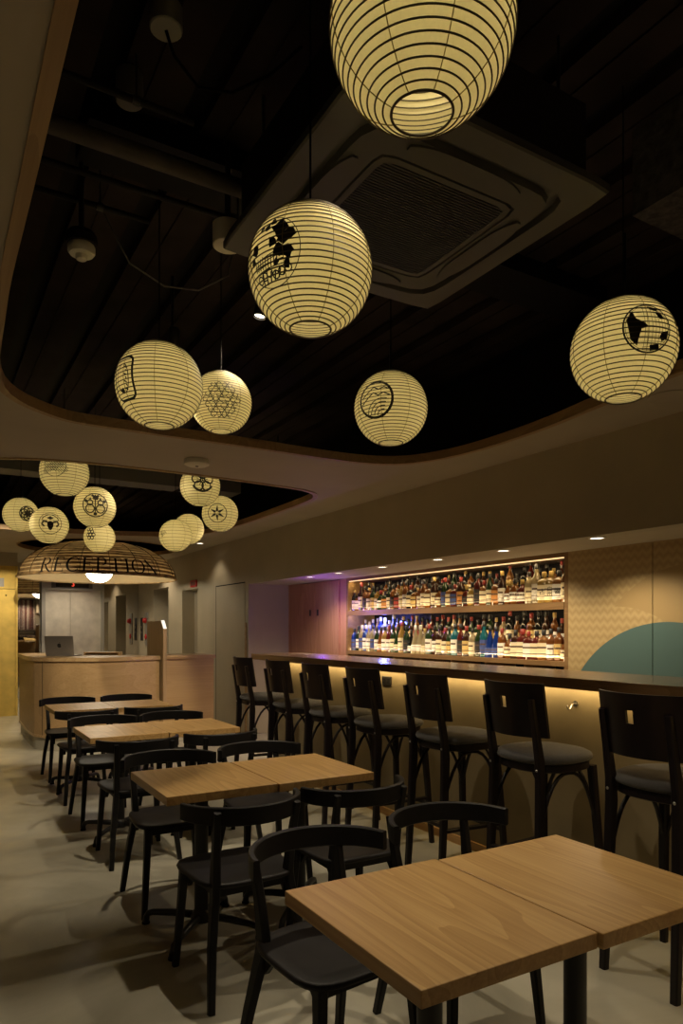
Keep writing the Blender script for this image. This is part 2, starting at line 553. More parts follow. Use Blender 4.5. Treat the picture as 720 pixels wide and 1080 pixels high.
struct(MB().box(XW, XW + .12, Y0, YE, ZC + 0.06, ZT).box(X0 - .1, X0, Y0, YE, ZC + .05, ZT).box(X0, XW, Y0 - .1, Y0, ZC + .05, ZT)
       .box(X0, XW, YE, YE + .1, ZC + .05, ZT).build('wall_plenum', M_BLACK))
struct(MB().box(X0 - .1, X0, Y0, YE, 0, ZC + .05).build('wall_left', M_WALL))
struct(MB().box(X0 - .1, 4.7, Y0 - .1, Y0, 0, ZC + .05).build('wall_near', M_WALL))
struct(MB().box(X0, XW + .12, YE, YE + .1, 0, ZC + .05).build('wall_far', M_WALL))
struct(MB().box(XW + .12, 4.85, NY, NY + .1, 0, ZS + .1).build('wall_niche_end', M_WALL))
struct(MB().box(XW + .12, 4.85, Y0, NY, ZS, ZS + 0.08).build('ceiling_niche', M_CEIL))
struct(MB().box(4.80, 4.90, Y0, NY, 0, ZS).build('wall_niche_back', M_BLACK))
# papered panels right of the bottles
struct(MB().box(XN, XN + .06, Y0, 3.039, 0, ZS).build('wall_papered_1', M_WPAPER))
struct(MB().box(XN, XN + .06, 3.045, 3.779, 0, ZS).build('wall_papered_2', M_WPAPER))

# flush door in the right wall and the two door leaves in the recesses
d1 = struct(MB().box(XW - 0.006, XW, 8.80, 9.885, 0.01, 2.04).build('door_1', M_WALL))
MB().box(XW - 0.007, XW, 9.885, 9.900, 0, 2.055).box(XW - .007, XW, 8.80, 9.885, 2.04, 2.055).build('shadow_gap', M_BLACK, d1)
struct(MB().box(XW - 0.012, XW, 8.74, 8.79, 0, 1.50).build('trim_4', M_RIM))
d2 = MB().box(3.91, 3.95, 10.73, 11.52, 0, 2.065).build('door_2', M_DOORGREY); struct(d2)
MB().tube([(3.90, 11.42, 1.0), (3.865, 11.42, 1.0), (3.865, 11.34, 1.0)], 0.009).build('door_handle', M_DARKSTEEL, d2)
d3 = MB().box(4.12, 4.16, 12.30, 13.25, 0, 2.165).build('door_3', M_DOORDARK); struct(d3)
MB().box(4.08, 4.12, 12.30, 12.36, 0, 2.165).build('door_jamb', M_DARKSTEEL, d3)

# ================================================================== BAR
bar = thing('bar_counter', 'long dark timber bar counter on a mortar front, lit from under its top', 'bar counter', (2.76, 0.0, 0))
MB().box(0, 0.55, 0.0, 6.41, 1.117, 1.172).build('countertop', M_BARTOP, bar, bevel=0.003)
MB().box(0.25, 0.29, 0.05, 6.36, 0, 1.117).build('front_panel', M_PANEL, bar)
MB().box(0.29, 0.50, 6.32, 6.36, 0, 1.117).build('end_panel', M_RIM, bar)
MB().box(0.235, 0.25, 0.05, 6.36, 0, 0.055).build('kick_board', M_KICK, bar)
MB().box(0.222, 0.232, 0.10, 6.10, 1.109, 1.117).build('light_strip', M_LED, bar)
lamp('AREA', 'strip_light', P_UNDERBAR, (1.0, 0.70, 0.30), (0.198, 3.1, 1.107), bar, rot=(0, math.radians(-26), 0), shape='RECTANGLE', size=0.02, size_y=6.0)

o = thing('power_outlet', 'small dark double power outlet on the bar front behind the stools', 'outlet', (3.01, 4.394, 1.022))
MB().box(-0.008, 0, -0.06, 0.06, -0.035, 0.035).build('face_plate', M_DARKSTEEL, o, bevel=0.002)
for yy in (-0.028, 0.028):
    MB().box(-0.010, -0.008, yy - .018, yy + .018, -0.018, 0.018).build('socket', M_BLACK, o)
o = thing('coat_hook', 'small chrome coat hook under the bar top beside the nearest stool', 'hook', (3.01, 2.593, 1.015))
MB().lathe([(0.0001, 0), (0.016, 0.0), (0.016, 0.006), (0.0001, 0.008)], 14).build('back_plate', M_STEEL, o).rotation_euler = (0, -PI / 2, 0)
MB().tube([(-0.006, 0, 0), (-0.03, 0, -0.004), (-0.042, 0, -0.024), (-0.055, 0, -0.03), (-0.066, 0, -0.018), (-0.068, 0, -0.006)], 0.0045).build('hook_arm', M_STEEL, o, True)

# downlights in the niche soffit
proto = thing('downlight', 'x', 'downlight', (3.8, 3.1, ZS), 0, 'downlights over the bar')
MB().lathe([(0.056, 0.0), (0.056, -0.004), (0.048, -0.006), (0.046, 0.0)], 24, cap=False).build('ring', M_WHITE, proto, True)
MB().lathe([(0.0001, -0.001), (0.046, -0.001)], 24, cap=False).build('lens', M_DOWN, proto)
lamp('SPOT', 'downlight_beam', P_DOWN, (1.0, 0.80, 0.55), (0, 0, -0.012), proto, spot_size=math.radians(140), spot_blend=0.6, shadow_soft_size=0.02)
dl = [3.10, 3.97, 4.77, 5.63, 6.47, 7.12]
dlab = ['nearest round downlight in the bar soffit, over the papered panels', 'second downlight in the bar soffit, over the near end of the bottle shelves',
        'third downlight in the bar soffit, over the bottle shelves', 'fourth downlight in the bar soffit, over the bottle shelves',
        'fifth downlight in the bar soffit, over the far end of the bottle shelves', 'farthest downlight in the bar soffit, beside the wooden cupboard']
proto['label'] = dlab[0]
for yy, lb in list(zip(dl, dlab))[1:]:
    dup(proto, (3.8, yy, ZS), 0, lb)

# ------------------------------------------------------------------ bottle shelves
SY0, SY1 = 3.78, 7.14
sh = thing('bottle_shelf', 'wooden back bar shelf unit with two lit tiers of bottles', 'shelf', (XN, SY0, 0))
Ly = SY1 - SY0
MB().box(0, 0.40, 0, 0.04, 0.0, ZS).build('side_panel', M_SHELFWOOD, sh)
MB().box(0, 0.40, Ly - 0.04, Ly, 0.0, ZS).build('side_panel', M_SHELFWOOD, sh)
MB().box(0.0, 0.40, 0.04, Ly - .04, 1.985, ZS).build('top_board', M_SHELFWOOD, sh)
MB().box(0.38, 0.40, 0.04, Ly - .04, 0.9, 1.985).build('back_panel', M_BLACK, sh)
for z in (1.63, 1.16):
    MB().box(0, 0.38, 0.04, Ly - .04, z - 0.04, z).build('shelf_board', M_SHELFWOOD, sh)
    MB().box(0.16, 0.38, 0.04, Ly - .04, z, z + 0.09).build('riser', M_SHELFWOOD, sh)
    g = MB().tube([(0.022, 0.04, z + 0.035), (0.022, Ly - .04, z + 0.035)], 0.003, 6)
    for k in range(9):
        yy = 0.06 + k * (Ly - .12) / 8
        g.tube([(0.022, yy, z), (0.022, yy, z + 0.035)], 0.003, 6)
    g.build('guard_rail', M_STEEL, sh)
MB().box(-0.004, 0.008, 0.04, Ly - .04, 1.572, 1.63).build('shelf_lip', M_SHELFWOOD, sh)
for z in (1.985, 1.59):
    MB().box(0.012, 0.024, 0.05, Ly - .05, z - 0.008, z).build('light_strip', M_LED, sh)
    lamp('AREA', 'strip_light', P_SHELF, (1.0, 0.72, 0.36), (0.03, Ly / 2, z - 0.012), sh, rot=(0, math.radians(-30), 0), shape='RECTANGLE', size=0.015, size_y=Ly - .1)
    zb = 1.63 if z > 1.8 else 1.16
    lamp('AREA', 'base_strip_light', P_SHELF * 0.36, (1.0, 0.74, 0.40), (-0.012, Ly / 2, zb + 0.012), sh, rot=(0, math.radians(-128), 0), shape='RECTANGLE', size=0.012, size_y=Ly - .1)
    lamp('AREA', 'rear_strip_light', P_SHELF * 0.12, (1.0, 0.72, 0.36), (0.36, Ly / 2, z - 0.02), sh, rot=(0, math.radians(15), 0), shape='RECTANGLE', size=0.015, size_y=Ly - .1)
# back counter below: top edge and open compartments
b = MB().box(0.02, 0.38, 0.04, Ly - .04, 0.86, 0.90)
b.box(0.02, 0.38, 0.04, Ly - .04, 0.0, 0.10)
for k in range(1, 7):
    yy = k * Ly / 7
    b.box(0.02, 0.38, yy - .012, yy + .012, 0.90, 1.12).box(0.02, 0.38, yy - .012, yy + .012, 0.10, 0.86)
b.build('lower_compartments', M_SHELFWOOD, sh)
MB().box(0.37, 0.38, 0.04, Ly - .04, 0.1, 0.9).build('lower_back', M_BLACK, sh)

# glowing neon arc and blue lamp in the far end of the lower tier
ne = thing('neon_arc', 'blue white glowing arc lamp behind the gin bottles, lower shelf far end', 'lamp', (XN + 0.30, 6.42, 1.25))
MB().tube([(0, 0.20 * math.cos(a), 0.05 + 0.20 * math.sin(a)) for a in [math.radians(t) for t in range(-10, 171, 12)]], 0.010, 8).build('neon_tube', M_NEON, ne, True)
MB().box(0.01, 0.05, -0.22, 0.22, 0, 0.02).build('base', M_IRON, ne)
lamp('POINT', 'blue_light', 8.0, (0.12, 0.16, 1.0), (-0.12, 0.18, 0.27), ne, shadow_soft_size=0.03)
lamp('POINT', 'violet_light', 5.0, (0.34, 0.10, 1.0), (-0.66, 0.66, 0.42), ne, shadow_soft_size=0.02)

# ------------------------------------------------------------------ cupboard left of the bottles
cb = thing('wall_cupboard', 'pale wooden cupboard with two tall doors left of the bottle shelves', 'cupboard', (XN, SY1, 0))
MB().box(0.02, 0.45, 0.005, NY - SY1, 0, ZS).build('body', M_CAB, cb)
for a, c, hy in ((0.18, 0.778, 0.70), (0.784, 1.12, 0.905)):
    d = MB().box(0.0, 0.02, a, c, 0.10, ZS - 0.01).build('door', M_CAB, cb, bevel=0.002)
    MB().box(-0.012, 0.0, hy - .014, hy + .014, 1.585, 1.665).build('handle', M_DARKSTEEL, d, bevel=0.003)
MB().box(0.0, 0.02, 1.126, NY - SY1, 0, ZS).build('filler_panel', M_CAB, cb)

# ------------------------------------------------------------------ bottles
GL = {'amber': bottle_glass('amber_glass', (0.25, 0.085, 0.018)), 'brown': bottle_glass('brown_glass', (0.055, 0.02, 0.010)),
      'green': bottle_glass('green_glass', (0.025, 0.055, 0.018)), 'dark': bottle_glass('black_glass', (0.010, 0.010, 0.010)),
      'pale': bottle_glass('clear_glass', (0.46, 0.38, 0.22)), 'blue': bottle_glass('blue_glass', (0.015, 0.05, 0.30)),
      'red': bottle_glass('red_glass', (0.13, 0.018, 0.012)), 'yellow': bottle_glass('yellow_glass', (0.40, 0.25, 0.06)),
      'teal': bottle_glass('teal_glass', (0.02, 0.17, 0.21)), 'copper': bottle_glass('copper_glass', (0.32, 0.135, 0.035))}
LB = {n: plain(n + '_label_paper', c, 0.6) for n, c in {'cream': (0.80, 0.69, 0.45), 'white': (0.82, 0.78, 0.68), 'black': (0.02, 0.02, 0.02),
      'red': (0.34, 0.04, 0.03), 'gold': (0.60, 0.42, 0.15), 'blue': (0.05, 0.08, 0.25), 'orange': (0.55, 0.24, 0.06)}.items()}
CP = {n: plain(n + '_cap', c, 0.4) for n, c in {'black': (0.012, 0.012, 0.012), 'gold': (0.35, 0.24, 0.07), 'red': (0.22, 0.02, 0.015), 'white': (0.5, 0.48, 0.42)}.items()}
LINE = plain('label_print', (0.10, 0.06, 0.04), 0.6)

def sq(w, d, z, r=0.25, n=16):
    """rounded square ring"""
    out = []
    for k in range(n):
        a = 2 * PI * (k + 0.5) / n
        c, s = math.cos(a), math.sin(a)
        q = (abs(c) ** 5 + abs(s) ** 5) ** (-1 / 5)
        out.append((c * q * w, s * q * d, z))
    return out

SHAPES = {   # name: (square?, profile of (radius, height) fractions), label band
    'round': (False, [(0.030, 0), (0.036, 0.004), (0.036, 0.165), (0.032, 0.190), (0.016, 0.212), (0.0125, 0.222), (0.0125, 0.268)], (0.025, 0.140)),
    'tall': (False, [(0.028, 0), (0.033, 0.004), (0.034, 0.175), (0.026, 0.205), (0.014, 0.235), (0.013, 0.250), (0.013, 0.300)], (0.030, 0.150)),
    'square': (True, [(0.034, 0), (0.037, 0.004), (0.037, 0.150), (0.032, 0.166), (0.015, 0.178), (0.013, 0.184), (0.013, 0.225)], (0.022, 0.132)),
    'squat': (False, [(0.034, 0), (0.043, 0.008), (0.046, 0.075), (0.040, 0.125), (0.020, 0.150), (0.014, 0.162), (0.014, 0.205)], (0.024, 0.100)),
    'cone': (False, [(0.040, 0), (0.043, 0.006), (0.036, 0.090), (0.022, 0.165), (0.013, 0.200), (0.012, 0.260)], (0.030, 0.085)),
    'slim': (False, [(0.024, 0), (0.028, 0.004), (0.028, 0.190), (0.022, 0.215), (0.012, 0.235), (0.012, 0.290)], (0.040, 0.140)),
}
_cache = {}
def bottle_meshes(shape, glass, lab, cap):
    key = (shape, glass, lab, cap)
    if key in _cache: return _cache[key]
    isq, prof, band = SHAPES[shape]
    top = prof[-1][1]
    b = MB()
    if isq:
        b.rings([sq(r, r, z) if r > 0.02 else [(r * math.cos(2 * PI * (k + .5) / 16), r * math.sin(2 * PI * (k + .5) / 16), z) for k in range(16)] for r, z in prof])
    else:
        b.lathe(prof, 16)
    body = auto_smooth(b.build('liquor_bottle', GL[glass]), 50)
    # label wraps the front half (towards -x)
    def rad(z):
        for (r0, z0), (r1, z1) in zip(prof, prof[1:]):
            if z0 <= z <= z1 and z1 > z0: return r0 + (r1 - r0) * (z - z0) / (z1 - z0)
        return prof[0][0]
    l = MB()
    def band_mesh(z0, z1, a0, off, mi):
        rr = []
        for k in range(9):
            a = PI - a0 + 2 * a0 * k / 8
            col = []
            for z in (z0, (z0 + z1) / 2, z1):
                r = rad(z) + off
                if isq:
                    w = r * 0.86 * (k - 4) / 4
                    col.append((-r, w, z))
                else:
                    col.append((r * math.cos(a), r * math.sin(a), z))
            rr.append(col)
        for k in range(8):
            for j in range(2):
                l.add([rr[k][j], rr[k + 1][j], rr[k + 1][j + 1], rr[k][j + 1]], [(0, 1, 2, 3)], mi)
    band_mesh(band[0], band[1], 1.25, 0.0008, 0)
    h = band[1] - band[0]
    band_mesh(band[0] + 0.62 * h, band[0] + 0.74 * h, 0.7, 0.0014, 1)
    band_mesh(band[0] + 0.22 * h, band[0] + 0.27 * h, 0.9, 0.0014, 1)
    lo = l.build('label', [LB[lab], LINE])
    nr = prof[-1][0]
    co = auto_smooth(MB().lathe([(nr + .0012, top - 0.035), (nr + .0018, top - 0.033), (nr + .0018, top + 0.004), (nr - .002, top + 0.008)], 12).build('cap', CP[cap]), 50)
    r = (body.data, lo.data, co.data)
    for x in (body, lo, co): bpy.data.objects.remove(x, do_unlink=True)
    _cache[key] = r
    return r

def put_bottle(x, y, z, shape, glass, lab, cap, label, group, sc=1.0):
    m = bottle_meshes(shape, glass, lab, cap)
    o = bpy.data.objects.new('liquor_bottle', m[0]); COL.objects.link(o)
    o.location = (x, y, z); o.scale = (sc * 1.14, sc * 1.14, sc); o.rotation_euler = (0, 0, rnd.uniform(-0.25, 0.25) + 0.42)
    tag(o, label, 'bottle', group)
    for n, d in (('label', m[1]), ('cap', m[2])):
        c = bpy.data.objects.new(n, d); COL.objects.link(c); c.parent = o
    return o

KANJI = {}
def fill_row(zbase, xoff, tier, row, n, kinds, sc0):
    pitch = (Ly - 0.16) / (n - 1)
    for k in range(n):                         # k = 0 is the far (left in the photo) end
        y = SY1 - 0.08 - k * pitch + rnd.uniform(-.004, .004)
        shape, glass, lab, cap = kinds(k, n)
        desc = {'round': 'round', 'tall': 'tall', 'square': 'square', 'squat': 'squat', 'cone': 'conical', 'slim': 'slim'}[shape]
        lbl = f'{desc} {glass} bottle with {lab} label, {tier} shelf {row} row, {ORD[k]} from left'
        o = put_bottle(XN + xoff + rnd.uniform(-.006, .006), y, zbase, shape, glass, lab, cap, lbl, f'bottles in the {row} row of the {tier} shelf', sc0 * rnd.uniform(0.90, 1.12))
        KANJI[(tier, row, k)] = o

def pick(w):
    t = rnd.uniform(0, sum(w.values()))
    for k, v in w.items():
        t -= v
        if t <= 0: return k
    return k
WHISKY = {'amber': 5, 'copper': 4, 'brown': 3, 'dark': 2, 'green': 2, 'pale': 1, 'red': 1, 'yellow': 1}
def k_up_front(k, n):
    if k >= n - 6:
        return [('round', 'pale', 'cream', 'black'), ('tall', 'pale', 'white', 'black'), ('square', 'yellow', 'cream', 'gold'),
                ('square', 'yellow', 'cream', 'gold'), ('square', 'copper', 'white', 'black'), ('round', 'amber', 'cream', 'black')][k - (n - 6)]
    return (pick({'round': 4, 'square': 3, 'squat': 2, 'tall': 2}), pick(WHISKY), pick({'cream': 6, 'white': 3, 'gold': 2, 'black': 1, 'red': 1, 'orange': 1, 'blue': .5}), pick({'black': 3, 'gold': 2, 'red': 1}))
def k_up_back(k, n):
    return (pick({'round': 3, 'tall': 3, 'square': 1}), pick({'brown': 4, 'dark': 3, 'amber': 3, 'green': 1.5, 'red': .6, 'copper': 1}), pick({'gold': 2, 'cream': 2, 'orange': 2, 'black': 2, 'red': 1}), pick({'black': 3, 'gold': 1, 'red': 1}))
def k_lo_front(k, n):
    f = k / n
    if f < 0.17: return (pick({'round': 2, 'tall': 2, 'slim': 1}), pick({'blue': 5, 'green': 2, 'pale': 1}), pick({'blue': 2, 'white': 3, 'green': 0} if False else {'blue': 2, 'white': 3}), pick({'black': 1, 'white': 1}))
    if 0.36 < f < 0.41: return ('cone', 'pale', 'white', 'white')
    if 0.55 < f < 0.57: return ('round', 'teal', 'white', 'black')
    if 0.66 < f < 0.685: return ('tall', 'teal', 'blue', 'black')
    if 0.70 < f < 0.735: return ('cone', 'blue', 'blue', 'black')
    if 0.76 < f: return (pick({'round': 2, 'square': 3, 'squat': 2}), pick({'red': 3, 'amber': 3, 'copper': 2, 'brown': 2}), pick({'cream': 3, 'white': 2, 'gold': 1}), pick({'black': 2, 'red': 1}))
    return (pick({'round': 4, 'tall': 3, 'slim': 1, 'cone': 1}), pick({'dark': 3, 'green': 3, 'yellow': 2, 'amber': 2, 'pale': 2, 'brown': 2, 'red': 1}), pick({'cream': 3, 'white': 3, 'gold': 1, 'red': 1, 'black': 1}), pick({'black': 3, 'gold': 1, 'red': 2}))
def k_lo_back(k, n):
    f = k / n
    if f < 0.2: return (pick({'tall': 1, 'round': 1}), pick({'blue': 3, 'pale': 2}), 'white', 'white')
    return (pick({'tall': 3, 'round': 2, 'slim': 2}), pick({'brown': 3, 'dark': 3, 'green': 2, 'amber': 2, 'red': 1, 'pale': 1}), pick({'cream': 2, 'gold': 2, 'red': 1, 'white': 1}), pick({'red': 2, 'gold': 1, 'black': 2}))
NB = 41
fill_row(1.63, 0.075, 'upper', 'front', NB, k_up_front, 0.98)
fill_row(1.72, 0.22, 'upper', 'back', NB - 3, k_up_back, 0.84)
fill_row(1.16, 0.075, 'lower', 'front', NB, k_lo_front, 1.0)
fill_row(1.25, 0.22, 'lower', 'back', NB - 3, k_lo_back, 1.0)
# brushed characters on the four cream labels at the near end of the upper shelf
for k, s, lb in ((NB - 4, '古', 'square yellow bottle with black brush character on cream label, fourth from right, upper shelf'),
             (NB - 3, '白\n州', 'square yellow bottle with two brush characters on cream label, third from right, upper shelf'),
             (NB - 2, '響', 'square copper bottle with one brush character on white label, second from right, upper shelf'),
             (NB - 1, '山\n崎', 'round amber bottle with two brush characters on cream label, rightmost on upper shelf front')):
    o = KANJI[('upper', 'front', k)]
    o['label'] = lb
    o.rotation_euler = (0, 0, 0.45); o.scale = (1.32, 1.32, 1.12)
    t = text_mesh(s, 0.046 if len(s) == 1 else 0.036, M_INK, 'brush_characters', o)
    t.rotation_euler = (PI / 2, 0, -PI / 2)
    t.location = (-0.0392, 0, 0.080)

# ================================================================== TABLES
def make_table(first):
    t = thing('dining_table', 'x', 'table', (0, 0, 0))
    MB().box(-.2535, .2535, -.30, .30, 0.682, 0.72).build('tabletop', M_OAK, t, bevel=0.0025)
    MB().box(-.16, .16, -.16, .16, 0.667, 0.682).build('mounting_plate', M_IRON, t)
    auto_smooth(MB().lathe([(0.032, 0.07), (0.032, 0.667)], 20).build('pedestal', M_IRON, t))
    auto_smooth(MB().lathe([(0.0001, 0.045), (0.048, 0.05), (0.05, 0.075), (0.036, 0.10), (0.032, 0.105)], 20).build('hub', M_IRON, t))
    for sx in (-1, 1):
        for sy in (-1, 1):
            f = MB().tube([(0.02 * sx, 0.02 * sy, 0.074), (0.10 * sx, 0.105 * sy, 0.070), (0.175 * sx, 0.185 * sy, 0.060), (0.193 * sx, 0.203 * sy, 0.052),
                           (0.200 * sx, 0.210 * sy, 0.035), (0.203 * sx, 0.213 * sy, 0.010)], [0.018, 0.017, 0.015, 0.015, 0.015, 0.016], 10).build('foot', M_IRON, t, True)
            MB().lathe([(0.019, 0.0), (0.019, 0.010)], 12, (0.203 * sx, 0.213 * sy, 0)).build('foot_pad', M_BLACK, f)
    return t
TX = [(0.82, 1.38), (0.852, 3.155), (0.889, 4.935), (0.925, 6.61)]
TN = ['nearest the camera', 'second from the camera', 'third from the camera', 'farthest away']
tp = None
for i, (x, y) in enumerate(TX):
    for s in (0, 1):
        lb = f"oak top table on black pedestal, {'left' if s == 0 else 'right'} half of the pair {TN[i]}"
        loc = (x + .2535 + s * .511, y + (-0.012 if s else 0), 0)
        if tp is None:
            tp = make_table(True); tp.location = loc; tp['label'] = lb; tp['group'] = 'paired oak tables'
        else:
            dup(tp, loc, 0, lb)

# ================================================================== CHAIRS
def arc_y(x, hw=0.25, y0=-0.03, b=0.22):
    return y0 - b * math.sqrt(max(0, 1 - (x / hw) ** 2))
def make_chair():
    c = thing('bentwood_chair', 'x', 'chair')
    # seat: shaped plywood dished slightly in the middle
    def outline(sc, z):
        out = []
        for k in range(40):
            a = 2 * PI * k / 40
            cs, sn = math.cos(a), math.sin(a)
            q = (abs(cs) ** 4.2 + abs(sn) ** 4.2) ** (-1 / 4.2)
            y = sn * q * 0.205
            w = 0.212 + 0.012 * (y / 0.205)
            out.append((cs * q * w * sc, y * sc, z))
        return out
    s = MB().rings([outline(0.93, 0.428), outline(0.985, 0.432), outline(1.0, 0.440), outline(0.985, 0.448), outline(0.94, 0.450), outline(0.75, 0.446), outline(0.4, 0.441), outline(0.05, 0.440)])
    auto_smooth(s.build('seat', M_SEATBLK, c), 60)
    # wrap-around back rail
    rr = []
    for k in range(33):
        ph = -1.42 + 2.84 * k / 32
        x = 0.25 * math.sin(ph); y = -0.012 - 0.238 * math.cos(ph)
        nx, ny = math.sin(ph) / 0.25, -math.cos(ph) / 0.22
        l = math.hypot(nx, ny); nx /= l; ny /= l
        h = 0.036 - 0.004 * (abs(ph) / 1.42) ** 2
        th = 0.010
        zc = 0.711
        col = []
        for dn, dz in ((th, -h + .004), (th, h - .004), (th - .004, h), (-th + .004, h), (-th, h - .004), (-th, -h + .004), (-th + .004, -h), (th - .004, -h)):
            col.append((x + nx * dn, y + ny * dn, zc + dz))
        rr.append(col)
    auto_smooth(MB().rings(rr).build('back_rail', M_CHAIR, c), 40)
    for sx in (-1, 1):
        rear = MB().bar([(.205 * sx, -.245, 0), (.185 * sx, -.20, .22), (.160 * sx, -.165, .40), (.156 * sx, -.160, .45), (.160 * sx, -.175, .56), (.168 * sx, -.213, .73)],
                        [(.026, .028), (.030, .036), (.032, .046), (.032, .048), (.030, .036), (.026, .024)], (1, 0, 0))
        auto_smooth(rear.build('leg', M_CHAIR, c), 40)
        front = MB().bar([(.195 * sx, .190, 0), (.178 * sx, .170, .25), (.168 * sx, .158, .43)], [(.026, .026), (.031, .034), (.034, .042)], (1, 0, 0))
        auto_smooth(front.build('leg', M_CHAIR, c), 40)
    f = MB()
    for sx in (-1, 1):
        f.box(.150 * sx - .010, .150 * sx + .010, -.165, .160, .395, .428)
        for sy, yy in ((1, .140), (-1, -.148)):                       # small triangular brackets under the seat
            f.add([(.15 * sx - .009, yy, .43), (.15 * sx + .009, yy, .43), (.15 * sx - .009, yy - .075 * sy, .43), (.15 * sx + .009, yy - .075 * sy, .43),
                   (.15 * sx - .009, yy, .345), (.15 * sx + .009, yy, .345)], [(0, 1, 3, 2), (0, 4, 5, 1), (2, 3, 5, 4), (0, 2, 4), (1, 5, 3)])
    f.box(-.15, .15, .140, .158, .395, .428); f.box(-.15, .15, -.168, -.150, .395, .428)
    f.build('seat_frame', M_CHAIR, c)
    return c
CH = [ # x, y, facing (0 = towards +y), label
    (1.075, 1.855, PI + 0.12, 'black bentwood chair at the far left of the nearest table, seat partly under it'),
    (1.625, 1.90, PI - 0.03, 'black bentwood chair at the far right of the nearest table, only its rail showing'),
    (1.095, 2.695, 0.02, 'black bentwood chair with its back to us at the near left of the second table'),
    (1.625, 2.70, 0.0, 'black bentwood chair with its back to us at the near right of the second table'),
    (1.105, 3.60, PI - 0.02, 'black bentwood chair facing us at the far left of the second table'),
    (1.64, 3.62, PI, 'black bentwood chair facing us at the far right of the second table'),
    (1.130, 4.445, 0.0, 'black bentwood chair with its back to us at the near left of the third table'),
    (1.67, 4.44, 0.03, 'black bentwood chair with its back to us at the near right of the third table'),
    (1.14, 5.40, PI, 'black bentwood chair facing us at the far left of the third table'),
    (1.67, 5.40, PI + 0.02, 'black bentwood chair facing us at the far right of the third table'),
    (1.15, 6.17, 0.0, 'black bentwood chair with its back to us at the near left of the farthest table'),
    (1.71, 6.165, -0.02, 'black bentwood chair with its back to us at the near right of the farthest table'),
    (1.16, 7.08, PI, 'black bentwood chair facing us at the far left of the farthest table'),
    (1.72, 7.09, PI, 'black bentwood chair facing us at the far right of the farthest table')]
cp = make_chair()
for i, (x, y, r, lb) in enumerate(CH):
    if i == 0:
        cp.location = (x, y, 0); cp.rotation_euler = (0, 0, r); cp['label'] = lb; cp['group'] = 'bentwood chairs at the oak tables'
    else:
        dup(cp, (x, y, 0), r, lb)

